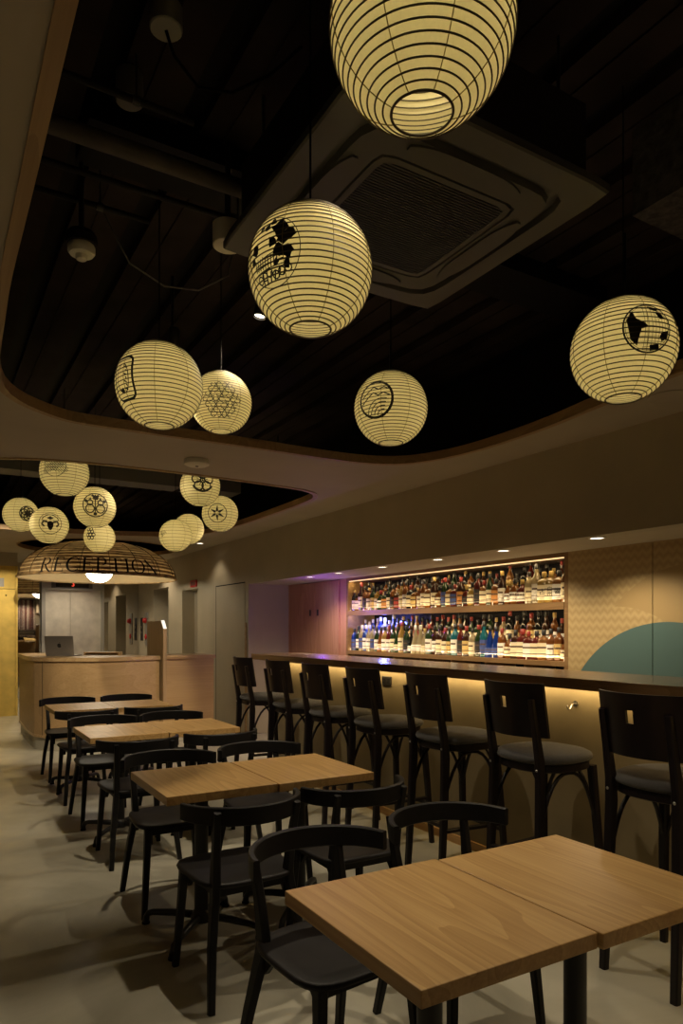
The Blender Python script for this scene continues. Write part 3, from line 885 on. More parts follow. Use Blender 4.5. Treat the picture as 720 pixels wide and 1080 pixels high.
# ================================================================== BAR STOOLS (face +x)
def make_stool():
    s = thing('bar_stool', 'x', 'bar stool')
    def ring(r, z, sqn=2.6, n=36):
        out = []
        for k in range(n):
            a = 2 * PI * k / n
            cs, sn = math.cos(a), math.sin(a)
            q = (abs(cs) ** sqn + abs(sn) ** sqn) ** (-1 / sqn)
            out.append((cs * q * r, sn * q * r, z))
        return out
    auto_smooth(MB().rings([ring(.192, .735), ring(.200, .740), ring(.200, .772), ring(.190, .776)]).build('seat_ring', M_STOOL, s), 50)
    auto_smooth(MB().rings([ring(.195, .774), ring(.212, .782), ring(.218, .796), ring(.212, .810), ring(.190, .822), ring(.13, .830), ring(.05, .833)]).build('cushion', M_FABRIC, s), 60)
    for sy in (-1, 1):
        auto_smooth(MB().bar([(-.225, .162 * sy, 0), (-.205, .158 * sy, .35), (-.190, .152 * sy, .70), (-.195, .151 * sy, .80), (-.222, .150 * sy, .95), (-.250, .150 * sy, 1.09)],
                  [(.032, .034), (.036, .040), (.036, .048), (.034, .044), (.032, .034), (.028, .024)], (0, 1, 0)).build('leg', M_STOOL, s), 40)
        auto_smooth(MB().bar([(.218, .190 * sy, 0), (.195, .175 * sy, .37), (.170, .155 * sy, .745)], [(.030, .030), (.036, .036), (.040, .040)], (0, 1, 0)).build('leg', M_STOOL, s), 40)
    # curved back panel with a hand slot
    ys = [-.192, -.16, -.12, -.08, -.045, -.017, .017, .045, .08, .12, .16, .192]
    zs = [.908, .94, .98, 1.045, 1.098, 1.135, 1.165]
    def P(y, z, off):
        return (-.160 - (z - .82) * .16 - .072 * (1 - (y / .192) ** 2) + off, y, z)
    b = MB(); ny, nz = len(ys), len(zs)
    v = [P(y, z, off) for off in (0.007, -0.007) for z in zs for y in ys]
    def I(o, j, i): return o * ny * nz + j * ny + i
    f = []
    hole = lambda j, i: (j == 3 and i == 5)
    for j in range(nz - 1):
        for i in range(ny - 1):
            if hole(j, i): continue
            f.append((I(0, j, i), I(0, j, i + 1), I(0, j + 1, i + 1), I(0, j + 1, i)))
            f.append((I(1, j, i), I(1, j + 1, i), I(1, j + 1, i + 1), I(1, j, i + 1)))
    for i in range(ny - 1):
        f.append((I(0, 0, i), I(1, 0, i), I(1, 0, i + 1), I(0, 0, i + 1))); f.append((I(0, nz - 1, i), I(0, nz - 1, i + 1), I(1, nz - 1, i + 1), I(1, nz - 1, i)))
    for j in range(nz - 1):
        f.append((I(0, j, 0), I(0, j + 1, 0), I(1, j + 1, 0), I(1, j, 0))); f.append((I(0, j, ny - 1), I(1, j, ny - 1), I(1, j + 1, ny - 1), I(0, j + 1, ny - 1)))
    f += [(I(0, 3, 5), I(0, 3, 6), I(1, 3, 6), I(1, 3, 5)), (I(0, 4, 5), I(1, 4, 5), I(1, 4, 6), I(0, 4, 6)),
          (I(0, 3, 5), I(1, 3, 5), I(1, 4, 5), I(0, 4, 5)), (I(0, 3, 6), I(0, 4, 6), I(1, 4, 6), I(1, 3, 6))]
    auto_smooth(b.add(v, f).build('backrest', M_STOOL, s), 35)
    # bent braces: an inverted U between neighbouring legs
    corners = {'rr': (-.197, -.154), 'rl': (-.197, .154), 'fl': (.186, .165), 'fr': (.186, -.165)}
    for a, c in (('rr', 'fr'), ('rl', 'fl'), ('fr', 'fl')):
        p, q = Vector((*corners[a], 0)), Vector((*corners[c], 0))
        pts = []
        for k in range(17):
            t = k / 16
            u = 0.5 - 0.5 * math.cos(PI * t)
            z = .47 + .255 * (1 - abs(2 * u - 1) ** 2.6)
            pts.append(p.lerp(q, 0.005 + 0.99 * u) + Vector((0, 0, z)))
        MB().tube(pts, .0095, 8).build('brace', M_STOOL, s, True)
    for a, c, z in (((-.212, -.160), (.203, -.180), .30), ((-.212, .160), (.203, .180), .30), ((.203, -.180), (.203, .180), .26), ((-.210, -.160), (-.210, .160), .33)):
        MB().bar([(*a, z), (*c, z)], [(.020, .030)] * 2, (0, 0, 1)).build('footrest', M_STOOL, s)
    for sy in (-1, 1):
        b = MB().lathe([(0.0001, .004), (.006, .003), (.007, 0)], 10)
        b.v = [Vector((-.215 - p.z, .152 * sy + p.y, .755 + p.x)) for p in b.v]
        b.build('bolt', M_STEEL, s, True)
    return s
SX = 2.655
SL = ['bar stool nearest the camera, grey cushion and dark slotted back', 'second bar stool from the camera, grey cushion and dark slotted back', 'third bar stool from the camera, grey cushion and dark slotted back',
      'middle bar stool of the row, fourth from the camera', 'fifth bar stool from the camera along the counter', 'sixth bar stool from the camera, next to the last', 'farthest bar stool, at the left end of the counter']
sp = make_stool()
for i, y in enumerate([1.785, 2.49, 3.17, 3.86, 4.50, 5.14, 5.85]):
    if i == 0:
        sp.location = (SX, y, 0); sp['label'] = SL[0]; sp['group'] = 'bar stools along the counter'
    else:
        dup(sp, (SX, y, 0), [0, .02, -.03, .02, 0, .03, 0][i], SL[i])

# ================================================================== PAPER LANTERNS
CAMP = Vector((0, 0, 1.42))
RIGHT = Vector((math.cos(YAW), -math.sin(YAW), 0))
def circle(cx, cy, r, n=32, a0=0, a1=2 * PI):
    return [(cx + r * math.cos(a0 + (a1 - a0) * k / n), cy + r * math.sin(a0 + (a1 - a0) * k / n)) for k in range(n + 1)]

class Crest:
    """a printed crest drawn in the unit disc and wrapped onto the paper"""
    def __init__(s): s.q = []
    def stroke(s, pts, w):
        pts = [Vector(p) for p in pts]
        dense = []
        for a, b in zip(pts, pts[1:]):
            n = max(1, int((b - a).length / 0.14))
            dense += [a.lerp(b, k / n) for k in range(n)]
        dense.append(pts[-1])
        L, R = [], []
        for i, p in enumerate(dense):
            t = dense[min(i + 1, len(dense) - 1)] - dense[max(i - 1, 0)]
            if t.length < 1e-6: t = Vector((1, 0))
            t.normalize(); n = Vector((-t.y, t.x))
            L.append(p + n * w / 2); R.append(p - n * w / 2)
        for i in range(len(dense) - 1):
            s.q.append([L[i], L[i + 1], R[i + 1], R[i]])
        return s
    def ring(s, cx, cy, r, w, n=36, a0=0, a1=2 * PI): return s.stroke(circle(cx, cy, r, n, a0, a1), w)
    def fill(s, pts):
        pts = [Vector(p) for p in pts]
        c = sum(pts, Vector((0, 0))) / len(pts)
        for a, b in zip(pts, pts[1:] + pts[:1]):
            m = max(1, int((b - a).length / 0.15))
            for k in range(m):
                p, q = a.lerp(b, k / m), a.lerp(b, (k + 1) / m)
                for j in range(3):
                    t0, t1 = j / 3, (j + 1) / 3
                    s.q.append([c.lerp(p, t0), c.lerp(p, t1), c.lerp(q, t1), c.lerp(q, t0)])
        return s
    def blob(s, cx, cy, r, n=9, seed=0, j=0.45):
        g = random.Random(seed)
        return s.fill([(cx + r * (1 - j * g.random()) * math.cos(2 * PI * k / n), cy + r * (1 - j * g.random()) * math.sin(2 * PI * k / n)) for k in range(n)])

def crest_face():
    c = Crest().ring(0, 0, 1, .025)
    for i, (x, y, r) in enumerate([(.35, .55, .34), (.62, .30, .30), (.1, .25, .22), (-.1, .72, .16), (.60, -.15, .24), (.3, -.05, .22), (-.62, .2, .2), (-.75, -.1, .15), (.42, .25, .16), (-.35, .78, .12), (.1, .85, .14), (.2, -.35, .12), (.55, -.45, .18)]):
        c.blob(x, y, r * 1.08, 9, i + 3, .6)
    for k in range(9):
        c.stroke([(-.62 + .11 * k, -.12 + .03 * (k % 2)), (-.66 + .11 * k, -.44)], .035)
    for k in range(4):
        c.stroke([(-.75 + .04 * k, -.2 - .1 * k), (-.1, -.12 - .11 * k), (.45, -.02 - .14 * k)], .03)
    for k in range(6):
        c.ring(-.55 + .22 * k, -.68 + .05 * (k % 3), .11, .04, 12)
        c.stroke([(-.45 + .16 * k, -.9 + .03 * k), (-.38 + .17 * k, -.55)], .05)
    return c
def crest_tablet():
    p = [(-.62, -.55), (-.62, .55)] + circle(-.32, .65, .30, 6, PI, PI / 2) + circle(.32, .65, .30, 6, PI / 2, 0) + [(.62, .55), (.62, -.55)] + circle(.32, -.65, .30, 6, 0, -PI / 2) + circle(-.32, -.65, .30, 6, -PI / 2, -PI)
    c = Crest().stroke(p + [p[0]], .11)
    c.stroke([(-.30 + .30 * 0, -.5)] + [(x * .55, y * .9) for x, y in circle(0, 0, .72, 20, -PI / 2, 3 * PI / 2)], .05)
    for k in range(7): c.stroke([(.12 + .1 * (k % 2), .5 - .16 * k), (.28, .42 - .16 * k)], .06)
    return c.blob(-.1, -.55, .16, 8, 3)
def crest_curls():
    c = Crest()
    for j in range(-3, 4):
        for i in range(-3, 4):
            x = (i + .5 * (j % 2)) * .29; y = j * .26
            if x * x + y * y < .86: c.ring(x, y, .125, .045, 10, .3 + (i * 3 + j) % 5, 5.2 + (i * 3 + j) % 5)
    return c
def crest_waves():
    c = Crest().ring(0, 0, 1, .14)
    for k, y in enumerate((.45, .12)):
        c.stroke([(-.85, y - .35), (-.45, y - .05), (-.1, y + .22), (.2, y + .05), (.5, y + .18), (.86, y + .02)], .07)
    for k in range(4):
        r = .95 - .2 * k
        c.stroke([(x, y) for x, y in circle(.45, -.95, r, 14, PI * .42, PI * .95)], .05)
    return c
def crest_globe():
    c = Crest().ring(0, 0, 1, .07).ring(0, 0, .92, .02)
    c.fill([(-.86, .30), (-.62, .72), (-.5, .35), (-.15, .15), (-.02, -.02), (-.3, -.1), (-.4, -.45), (-.45, -.75), (-.72, -.5), (-.8, -.1)])
    c.fill([(.0, .92), (.35, .86), (.55, .66), (.25, .72), (.1, .76)]); c.fill([(.3, .62), (.62, .6), (.72, .40), (.5, .34), (.42, .48)])
    c.fill([(.55, -.2), (.78, -.12), (.92, -.05), (.86, -.38), (.6, -.55), (.46, -.4)]); c.fill([(.05, -.72), (.45, -.66), (.5, -.85), (.1, -.95)])
    for k in range(-4, 5):
        y = k * .2; w = math.sqrt(max(0, .88 - y * y))
        c.stroke([(-w + .25, y), (w, y + .04)], .018)
    for k in range(8):
        x = -.2 + .15 * k; h = math.sqrt(max(0, .85 - x * x))
        c.stroke([(x, -h), (x + .06, 0), (x, h)], .018)
    return c
def crest_net():
    c = Crest().ring(0, 0, 1, .05)
    for k in range(-4, 5):
        t = k * .22; h = math.sqrt(max(0, .95 - t * t))
        c.stroke([(t - h * .7, t * .2 - h * .7), (t + h * .6, t * .2 + h * .6)], .05).stroke([(t - h * .6, h * .6), (t + h * .7, -h * .7)], .05)
    return c
def crest_rose():
    c = Crest().ring(0, 0, .98, .12)
    for k in range(7):
        a = k * 2 * PI / 7; c.ring(.5 * math.cos(a), .5 * math.sin(a), .36, .14, 14)
    return c.ring(0, 0, .3, .16, 14).blob(0, 0, .14, 7, 2)
def crest_bull():
    c = Crest().ring(0, 0, 1, .06)
    c.fill([(-.28, .1), (0, .2), (.28, .1), (.25, -.3), (.08, -.62), (-.08, -.62), (-.25, -.3)])
    c.stroke([(-.25, .12), (-.62, .18), (-.72, -.12), (-.5, -.3)], .16).stroke([(.25, .12), (.62, .18), (.72, -.12), (.5, -.3)], .16)
    return c.fill([(-.3, .45), (0, .68), (.3, .45), (0, .32)]).stroke(circle(0, 0, .8, 20, .4, 2.7), .08)
def crest_gourds():
    c = Crest().ring(0, 0, 1, .10)
    for s in (-1, 1):
        c.ring(.42 * s, -.32, .34, .10, 18).ring(.42 * s, .18, .22, .10, 14).stroke([(.42 * s, .4), (.38 * s, .6)], .12)
        c.blob(.75 * s, .35, .2, 8, 5)
    return c.stroke([(0, .9), (0, -.9)], .08).blob(0, .6, .3, 8, 8).blob(0, -.75, .2, 8, 9).blob(-.2, .78, .14, 7, 3).blob(.2, .78, .14, 7, 4)
def crest_rings():
    c = Crest()
    for x, y in [(0, 0), (.55, 0), (-.55, 0), (.27, .5), (-.27, .5), (.27, -.5), (-.27, -.5), (0, .95), (-.55, .95)]: c.ring(x, y - .1, .25, .14, 14)
    return c
def crest_flower():
    c = Crest()
    for k in range(5):
        a = PI / 2 + k * 2 * PI / 5
        c.ring(.58 * math.cos(a), .58 * math.sin(a), .40, .13, 18)
        c.stroke([(0, 0), (.5 * math.cos(a), .5 * math.sin(a))], .06)
    return c.ring(0, 0, .2, .1, 14).stroke(circle(0, 0, .95, 20, PI * 1.15, PI * 1.85), .2)
def crest_star():
    c = Crest().ring(0, 0, 1, .09)
    for k in range(6):
        a = PI / 2 + k * PI / 3
        c.fill([(.86 * math.cos(a), .86 * math.sin(a)), (.30 * math.cos(a + .5), .30 * math.sin(a + .5)), (.12 * math.cos(a), .12 * math.sin(a)), (.30 * math.cos(a - .5), .30 * math.sin(a - .5))])
    return c
def crest_fan():
    c = Crest()
    for k in range(4): c.stroke(circle(-.1, -.5, .4 + .25 * k, 12, .5, 2.4), .09)
    return c.blob(-.1, -.4, .2, 8, 2)

_lm = {}
def lantern_mesh(nr):
    if nr in _lm: return _lm[nr]
    t0, t1 = math.radians(19.5), math.radians(160.5)
    steps = nr * 3 if nr < 24 else nr * 2
    sub = steps // nr
    def R(i):                       # the paper draws in slightly between the ribs
        k = (i % sub) / sub
        return 1.0 - 0.012 * math.sin(PI * k)
    pap = MB().lathe([(R(i) * math.sin(t0 + (t1 - t0) * i / steps), R(i) * math.cos(t0 + (t1 - t0) * i / steps)) for i in range(steps + 1)], 64, cap=False)
    po = pap.build('paper_globe', M_PAPER, None, True)
    rb = MB()
    w = 0.0105
    for i in range(nr + 1):
        th = t0 + (t1 - t0) * i / nr
        r, z = math.sin(th), math.cos(th)
        rb.tube([(r * math.cos(2 * PI * k / 64), r * math.sin(2 * PI * k / 64), z) for k in range(64)], w if 0 < i < nr else w * 1.5, 6, 0, True)
    for k in range(8):
        a = 2 * PI * k / 8 + 0.3
        rb.tube([(1.002 * math.sin(t0 + (t1 - t0) * i / 24) * math.cos(a), 1.002 * math.sin(t0 + (t1 - t0) * i / 24) * math.sin(a), 1.002 * math.cos(t0 + (t1 - t0) * i / 24)) for i in range(25)], .006, 5, 1)
    ro = rb.build('bamboo_ribs', [M_RIB, M_SEAM], None, True)
    _lm[nr] = (po.data, ro.data)
    bpy.data.objects.remove(po, do_unlink=True); bpy.data.objects.remove(ro, do_unlink=True)
    return _lm[nr]

def lantern(C, D, nr, ztop, label, crest=None, off=(0, 0), size=0.35, power=1.0, spin=0.0, group=None):
    R = D / 2
    L = thing('paper_lantern', label, 'lantern', C, 0, group)
    pm, rm = lantern_mesh(nr)
    for n, d in (('paper_globe', pm), ('bamboo_ribs', rm)):
        o = bpy.data.objects.new(n, d); COL.objects.link(o); o.parent = L; o.scale = (R, R, R); o.rotation_euler = (0, 0, spin)
    # cord, spreader and bulb
    MB().tube([(0, 0, R * .55), (0, 0, ztop - C[2])], .0028 if D > .3 else .003, 6).build('cord', M_CORD, L)
    s = MB()
    for a in (0, PI / 2):
        s.tube([(R * .33 * math.cos(a), R * .33 * math.sin(a), R * .94), (-R * .33 * math.cos(a), -R * .33 * math.sin(a), R * .94)], .0022, 6)
    s.lathe([(.014, R * .52), (.016, R * .60), (.012, R * .78), (.004, R * .80)], 12)
    s.build('socket_holder', M_CORD, L)
    bb = MB().lathe([(.0002, R * .30), (.015, R * .32), (.024, R * .40), (.022, R * .47), (.012, R * .52)], 14).build('bulb', M_BULB, L, True)
    lamp('POINT', 'bulb_light', P_LANTERN * power * (D / .36) ** 2, (1.0, 0.84, 0.50), (0, 0, R * .12), L, shadow_soft_size=.02)
    if crest:
        view = (CAMP - Vector(C)).normalized()
        right = Vector((0, 0, 1)).cross(view).normalized(); upv = view.cross(right)
        x, y = off
        ax = (right * x + upv * y + view * math.sqrt(max(0.02, 1 - x * x - y * y))).normalized()
        tx = Vector((0, 0, 1)).cross(ax).normalized(); ty = ax.cross(tx)
        b = MB()
        for q in crest.q:
            vs = []
            for p in q:
                l = p.length; a = l * size
                dirv = ax * math.cos(a) + ((tx * p.x + ty * p.y) / l * math.sin(a) if l > 1e-6 else Vector((0, 0, 0)))
                vs.append(dirv * R * 1.0035)
            b.add(vs, [tuple(range(len(vs)))])
        o = b.build('printed_crest', M_INK, L)
    return L
ZD = ZT - 0.055
G1 = 'paper lanterns hung in the near ceiling opening'; G2 = 'paper lanterns hung in the far ceiling opening'
lantern((0.827, 1.087, 2.592), .36, 25, ZD, 'largest paper lantern, cut by the top edge, plain paper with open bottom', group=G1, spin=.2)
lantern((0.907, 1.697, 2.405), .34, 28, ZD, 'big paper lantern below the ceiling cassette, black mask crest on its left', crest_face(), (-.62, .27), .52, group=G1, spin=.35)
lantern((0.839, 2.92, 2.444), .36, 27, ZD, 'paper lantern on the left with a tablet shaped black crest at its edge', crest_tablet(), (-.80, .10), .50, group=G1, spin=.1)
lantern((1.246, 3.267, 2.536), .30, 27, ZD, 'smaller paper lantern tucked behind the tablet crest one, curled scale crest', crest_curls(), (.02, .12), .62, group=G1)
lantern((1.853, 2.674, 2.444), .34, 27, ZD, 'paper lantern hanging alone in mid picture, ringed wave crest on its left', crest_waves(), (-.42, .26), .48, group=G1, spin=.4)
lantern((2.121, 1.617, 2.406), .36, 25, ZD, 'paper lantern at the far right with a globe map crest', crest_globe(), (.44, .36), .46, group=G1)
lantern((0.941, 5.937, 2.672), .38, 20, ZD, 'paper lantern half hidden by the ceiling edge, net patterned crest', crest_net(), (-.38, .28), .46, group=G2)
lantern((0.773, 7.375, 2.52), .33, 16, ZD, 'leftmost small paper lantern, rose crest', crest_rose(), (.36, .10), .44, group=G2)
lantern((0.96, 6.881, 2.37), .34, 16, ZD, 'small paper lantern with a bull head crest, overlapping the rose one', crest_bull(), (.05, .12), .58, group=G2)
lantern((1.197, 6.047, 2.432), .34, 18, ZD, 'paper lantern with a crest of two gourds above the reception dome', crest_gourds(), (.02, .12), .58, group=G2)
lantern((1.411, 6.908, 2.29), .29, 12, ZD, 'smallest paper lantern in front of the reception dome, crest of linked rings', crest_rings(), (-.56, .20), .40, group=G2)
lantern((2.116, 6.07, 2.706), .36, 18, ZD, 'paper lantern beside the ceiling smoke detector, flower crest, top cut off', crest_flower(), (.12, .30), .55, group=G2)
lantern((2.37, 6.24, 2.503), .34, 16, ZD, 'rightmost of the far paper lanterns, six pointed star crest', crest_star(), (-.16, .05), .52, group=G2)
lantern((2.113, 6.79, 2.342), .32, 12, ZD, 'paper lantern low on the right, faint fan crest on its left edge', crest_fan(), (-.75, .10), .30, group=G2)
lantern((2.365, 7.143, 2.47), .32, 12, ZD, 'plain paper lantern peeping out behind the fan crest one', group=G2)

# ================================================================== RECEPTION LAMP
RL = thing('reception_lamp', 'huge woven bamboo dome pendant lettered RECEPTION over the front desk', 'pendant lamp', (LC[0], LC[1], 0))
PROF = [(1.150, 2.190), (1.140, 2.245), (1.115, 2.325), (1.07, 2.405), (1.00, 2.485), (0.90, 2.56), (0.78, 2.625), (0.64, 2.675), (0.46, 2.715), (0.26, 2.735), (0.08, 2.74)]
def prof_at(z):
    for (r0, z0), (r1, z1) in zip(PROF, PROF[1:]):
        if z0 <= z <= z1: return r0 + (r1 - r0) * (z - z0) / (z1 - z0)
    return PROF[0][0] if z < 2.2 else PROF[-1][0]
MB().lathe([(r - .012, z) for r, z in PROF], 96, cap=False).build('paper_liner', M_LINER, RL, True)
w = MB()
NS = 20
L_ = [0]
for (r0, z0), (r1, z1) in zip(PROF, PROF[1:]): L_.append(L_[-1] + math.hypot(r1 - r0, z1 - z0))
def along(s):
    for i in range(len(PROF) - 1):
        if s <= L_[i + 1]:
            t = (s - L_[i]) / (L_[i + 1] - L_[i]); return (PROF[i][0] + (PROF[i + 1][0] - PROF[i][0]) * t, PROF[i][1] + (PROF[i + 1][1] - PROF[i][1]) * t)
    return PROF[-1]
for k in range(NS):
    a, c = along(k / NS * L_[-1] * .94), along((k + .62) / NS * L_[-1] * .94)
    rr = []
    g = random.Random(k)
    ph = g.random() * 6
    for j in range(96):
        t = 2 * PI * j / 96; wob = .004 * math.sin(5 * t + ph)
        rr.append([(a[0] * math.cos(t), a[0] * math.sin(t), a[1] + wob), (c[0] * math.cos(t), c[0] * math.sin(t), c[1] + wob),
                   ((c[0] - .008) * math.cos(t), (c[0] - .008) * math.sin(t), c[1] + wob), ((a[0] - .008) * math.cos(t), (a[0] - .008) * math.sin(t), a[1] + wob)])
    w.rings(rr, closed=True)
w.build('woven_strips', M_WEAVE, RL)
w = MB()
for k in range(18):
    t = 2 * PI * k / 18 + .1
    w.tube([((r + .004) * math.cos(t), (r + .004) * math.sin(t), z) for r, z in PROF], .004, 6)
w.build('uprights', M_RIB, RL)
w = MB().tube([(1.15 * math.cos(2 * PI * k / 96), 1.15 * math.sin(2 * PI * k / 96), 2.188) for k in range(96)], .014, 8, closed=True)
w.build('rim_hoop', M_WEAVE, RL, True)
auto_smooth(MB().lathe([(0.0001, -.21)] + [(.21 * math.sin(a), -.21 * math.cos(a)) for a in [PI * k / 16 for k in range(1, 16)]] + [(0.0001, .21)], 32, (0, 0, 2.335)).build('glass_globe', M_GLOBE, RL), 80)
MB().tube([(0, 0, 2.54), (0, 0, ZD)], .012, 8).build('stem', M_CORD, RL)
# serif lettering wrapped round the dome
def letters():
    polys = []
    def rect(x0, x1, y0, y1): polys.append([(x0, y0), (x1, y0), (x1, y1), (x0, y1)])
    def rib(pts, ws):
        for i in range(len(pts) - 1):
            q = []
            for j, sg in ((i, 1), (i + 1, 1), (i + 1, -1), (i, -1)):
                a = Vector(pts[max(j - 1, 0)]); c = Vector(pts[min(j + 1, len(pts) - 1)])
                t = (c - a).normalized(); n = Vector((-t.y, t.x)) * ws[j] / 2 * sg
                q.append((pts[j][0] + n.x, pts[j][1] + n.y))
            polys.append(q)
    def stem(x): rect(x, x + .13, 0, 1); rect(x - .08, x + .21, 0, .045); rect(x - .08, x + .21, .955, 1)
    def bowl(x, y0, y1, w):
        cy = (y0 + y1) / 2; h = (y1 - y0) / 2; pts = []; ws = []
        for k in range(13):
            a = PI / 2 - PI * k / 12
            pts.append((x + w * math.cos(a), cy + (h - .02) * math.sin(a))); ws.append(.04 + .09 * math.cos(a) ** 2)
        rib([(x - .2, y1 - .02)] + pts + [(x - .2, y0 + .02)], [.04] + ws + [.04])
    X = 0
    def adv(w):
        nonlocal X
        X += w + .16
    def at(fn, w):
        n0 = len(polys); fn()
        for i in range(n0, len(polys)): polys[i] = [(x + X, y) for x, y in polys[i]]
        adv(w)
    def fR(): stem(.08); bowl(.38, .48, 1.0, .26); rib([(.36, .5), (.52, .22), (.72, .02), (.84, .02)], [.10, .12, .10, .03])
    def fE():
        stem(.08); rect(.08, .62, .955, 1); rect(.08, .66, 0, .045); rect(.2, .48, .49, .53)
        rect(.59, .63, .80, 1); rect(.63, .67, 0, .22); rect(.45, .48, .40, .62)
    def fC():
        pts = []; ws = []
        for k in range(21):
            a = math.radians(42 + 276 * k / 20)
            pts.append((.46 + .40 * math.cos(a), .5 + .49 * math.sin(a))); ws.append(.035 + .10 * max(0, -math.cos(a)) ** 1.0 + .02)
        rib(pts, ws); rect(.75, .79, .70, .98)
    def fP(): stem(.08); bowl(.36, .44, 1.0, .26)
    def fT(): stem(.36); rect(.04, .82, .955, 1); rect(.04, .075, .76, 1); rect(.785, .82, .76, 1)
    def fI(): stem(.08)
    def fO():
        pts = []; ws = []
        for k in range(29):
            a = 2 * PI * k / 28
            pts.append((.47 + .42 * math.cos(a), .5 + .49 * math.sin(a))); ws.append(.04 + .10 * math.cos(a) ** 2)
        rib(pts, ws)
    def fN(): rect(.12, .16, 0, 1); rect(.76, .80, 0, 1); rib([(.06, 1.0), (.80, 0)], [.13, .13]); rect(.02, .27, 0, .045); rect(.64, .92, .955, 1); rect(0, .2, .955, 1)
    for f, wd in ((fR, .84), (fE, .68), (fC, .84), (fE, .68), (fP, .66), (fT, .86), (fI, .30), (fO, .90), (fN, .92)): at(f, wd)
    return polys, X - .16
polys, TW = letters()
az0 = math.atan2(-LC[1], -LC[0]) + math.radians(1.0)
span = math.radians(86)
b = MB()
H0, HH = 2.205, 0.205
for q in polys:
    xs = [p[0] for p in q]
    n = max(1, int((max(xs) - min(xs)) / .10))
    m = 4
    def bil(u, v):
        a = Vector(q[0]).lerp(Vector(q[1]), u); c = Vector(q[3]).lerp(Vector(q[2]), u)
        return a.lerp(c, v)
    n = max(n, int((Vector(q[1]) - Vector(q[0])).length / .10) + 1)
    m = max(1, int((Vector(q[3]) - Vector(q[0])).length / .15) + 1)
    grid = []
    for i in range(n + 1):
        for j in range(m + 1):
            p = bil(i / n, j / m)
            z = H0 + p.y * HH; r = prof_at(z) + .016
            a = az0 + (p.x / TW - .5) * span
            grid.append((r * math.cos(a), r * math.sin(a), z))
    b.add(grid, [(i * (m + 1) + j, (i + 1) * (m + 1) + j, (i + 1) * (m + 1) + j + 1, i * (m + 1) + j + 1) for i in range(n) for j in range(m)])
b.build('lettering', M_INK, RL)

# ================================================================== RECEPTION DESK
desk = thing('reception_counter', 'curved oak reception desk with a rounded left nose, under the bamboo dome', 'counter', (0, 0, 0))
front = [(1.07, 10.4), (1.06, 9.9), (1.055, 9.45)]
front += [(1.455 + 0.40 * math.cos(a), 9.12 + 0.60 * math.sin(a)) for a in [math.radians(180 + 14 * k) for k in range(1, 6)]]
front += [(1.42, 8.50), (1.57, 8.42), (1.75, 8.375), (1.95, 8.375), (2.15, 8.43), (2.33, 8.49), (2.452, 8.535)]
def smooth_open(P, n=5):
    out = []
    for i in range(len(P) - 1):
        p0, p1, p2, p3 = P[max(i - 1, 0)], P[i], P[i + 1], P[min(i + 2, len(P) - 1)]
        for k in range(n):
            t = k / n
            out.append(tuple(0.5 * ((2 * p1[j]) + (-p0[j] + p2[j]) * t + (2 * p0[j] - 5 * p1[j] + 4 * p2[j] - p3[j]) * t * t + (-p0[j] + 3 * p1[j] - 3 * p2[j] + p3[j]) * t ** 3) for j in (0, 1)))
    out.append(P[-1]); return out
front = smooth_open(front)
def offset(P, d):
    out = []
    for i in range(len(P)):
        a = Vector(P[max(i - 1, 0)]); c = Vector(P[min(i + 1, len(P) - 1)])
        t = (c - a).normalized(); out.append((P[i][0] + (-t.y) * d, P[i][1] + t.x * d))
    return out
def curved_wall(P, z0, z1, th):
    inn = offset(P, th)
    rr = [[(p[0], p[1], z0), (p[0], p[1], z1), (q[0], q[1], z1), (q[0], q[1], z0)] for p, q in zip(P, inn)]
    return MB().rings(rr)
curved_wall(front, 0.15, 1.04, 0.04).build('front_panel', M_OAKX, desk)
curved_wall(offset(front, -.022), 1.04, 1.085, 0.62).build('countertop', M_OAKTOP, desk)
curved_wall(offset(front, .018), 0.0, 0.15, 0.05).build('plinth', M_PLINTH, desk)
s1 = front[int(len(front) * .46)]
curved_wall(offset(front, -.006), 0.15, 0.18, 0.02).build('bottom_edge', M_OAKTOP, desk)
i0 = min(range(len(front)), key=lambda i: (front[i][0] - 1.15) ** 2 + (front[i][1] - 8.75) ** 2)
MB().tube([(front[i0][0], front[i0][1], .18), (front[i0][0], front[i0][1], 1.04)], .005, 6).build('panel_joint', M_RIB, desk)
MB().box(2.53, 3.18, 8.60, 8.64, 0.15, 1.04).build('side_front_panel', M_OAKX, desk)
MB().box(2.525, 3.195, 8.575, 9.15, 1.04, 1.085).build('side_countertop', M_OAKTOP, desk)
MB().box(2.53, 3.16, 8.63, 8.68, 0.0, 0.15).build('side_plinth', M_PLINTH, desk)
MB().box(3.15, 3.18, 8.64, 9.15, 0.0, 1.04).build('end_panel', M_OAKX, desk)

bd = thing('partition_board', 'upright oak board standing through the reception desk, white sheet with an added glow on its slanted edge', 'partition', (2.475, 8.45, 0))
th = .045
prf = [(0.0, 0), (0.72, 0), (0.72, 1.515), (0.10, 1.515), (0.0, 1.415)]
v = [(0, y, z) for y, z in prf] + [(th, y, z) for y, z in prf]
f = [(0, 1, 2, 3, 4), (9, 8, 7, 6, 5)] + [(i, (i + 1) % 5, (i + 1) % 5 + 5, i + 5) for i in range(5)]
link('board', v, f, M_BOARD, bd)
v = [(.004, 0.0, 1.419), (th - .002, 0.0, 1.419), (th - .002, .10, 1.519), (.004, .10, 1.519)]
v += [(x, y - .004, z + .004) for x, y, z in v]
link('sheet_added_glow', v, [(0, 1, 2, 3), (4, 5, 6, 7), (0, 1, 5, 4), (1, 2, 6, 5), (2, 3, 7, 6), (3, 0, 4, 7)], M_SHEET, bd)  # brightness of the slanted edge comes from the sheet's own glow

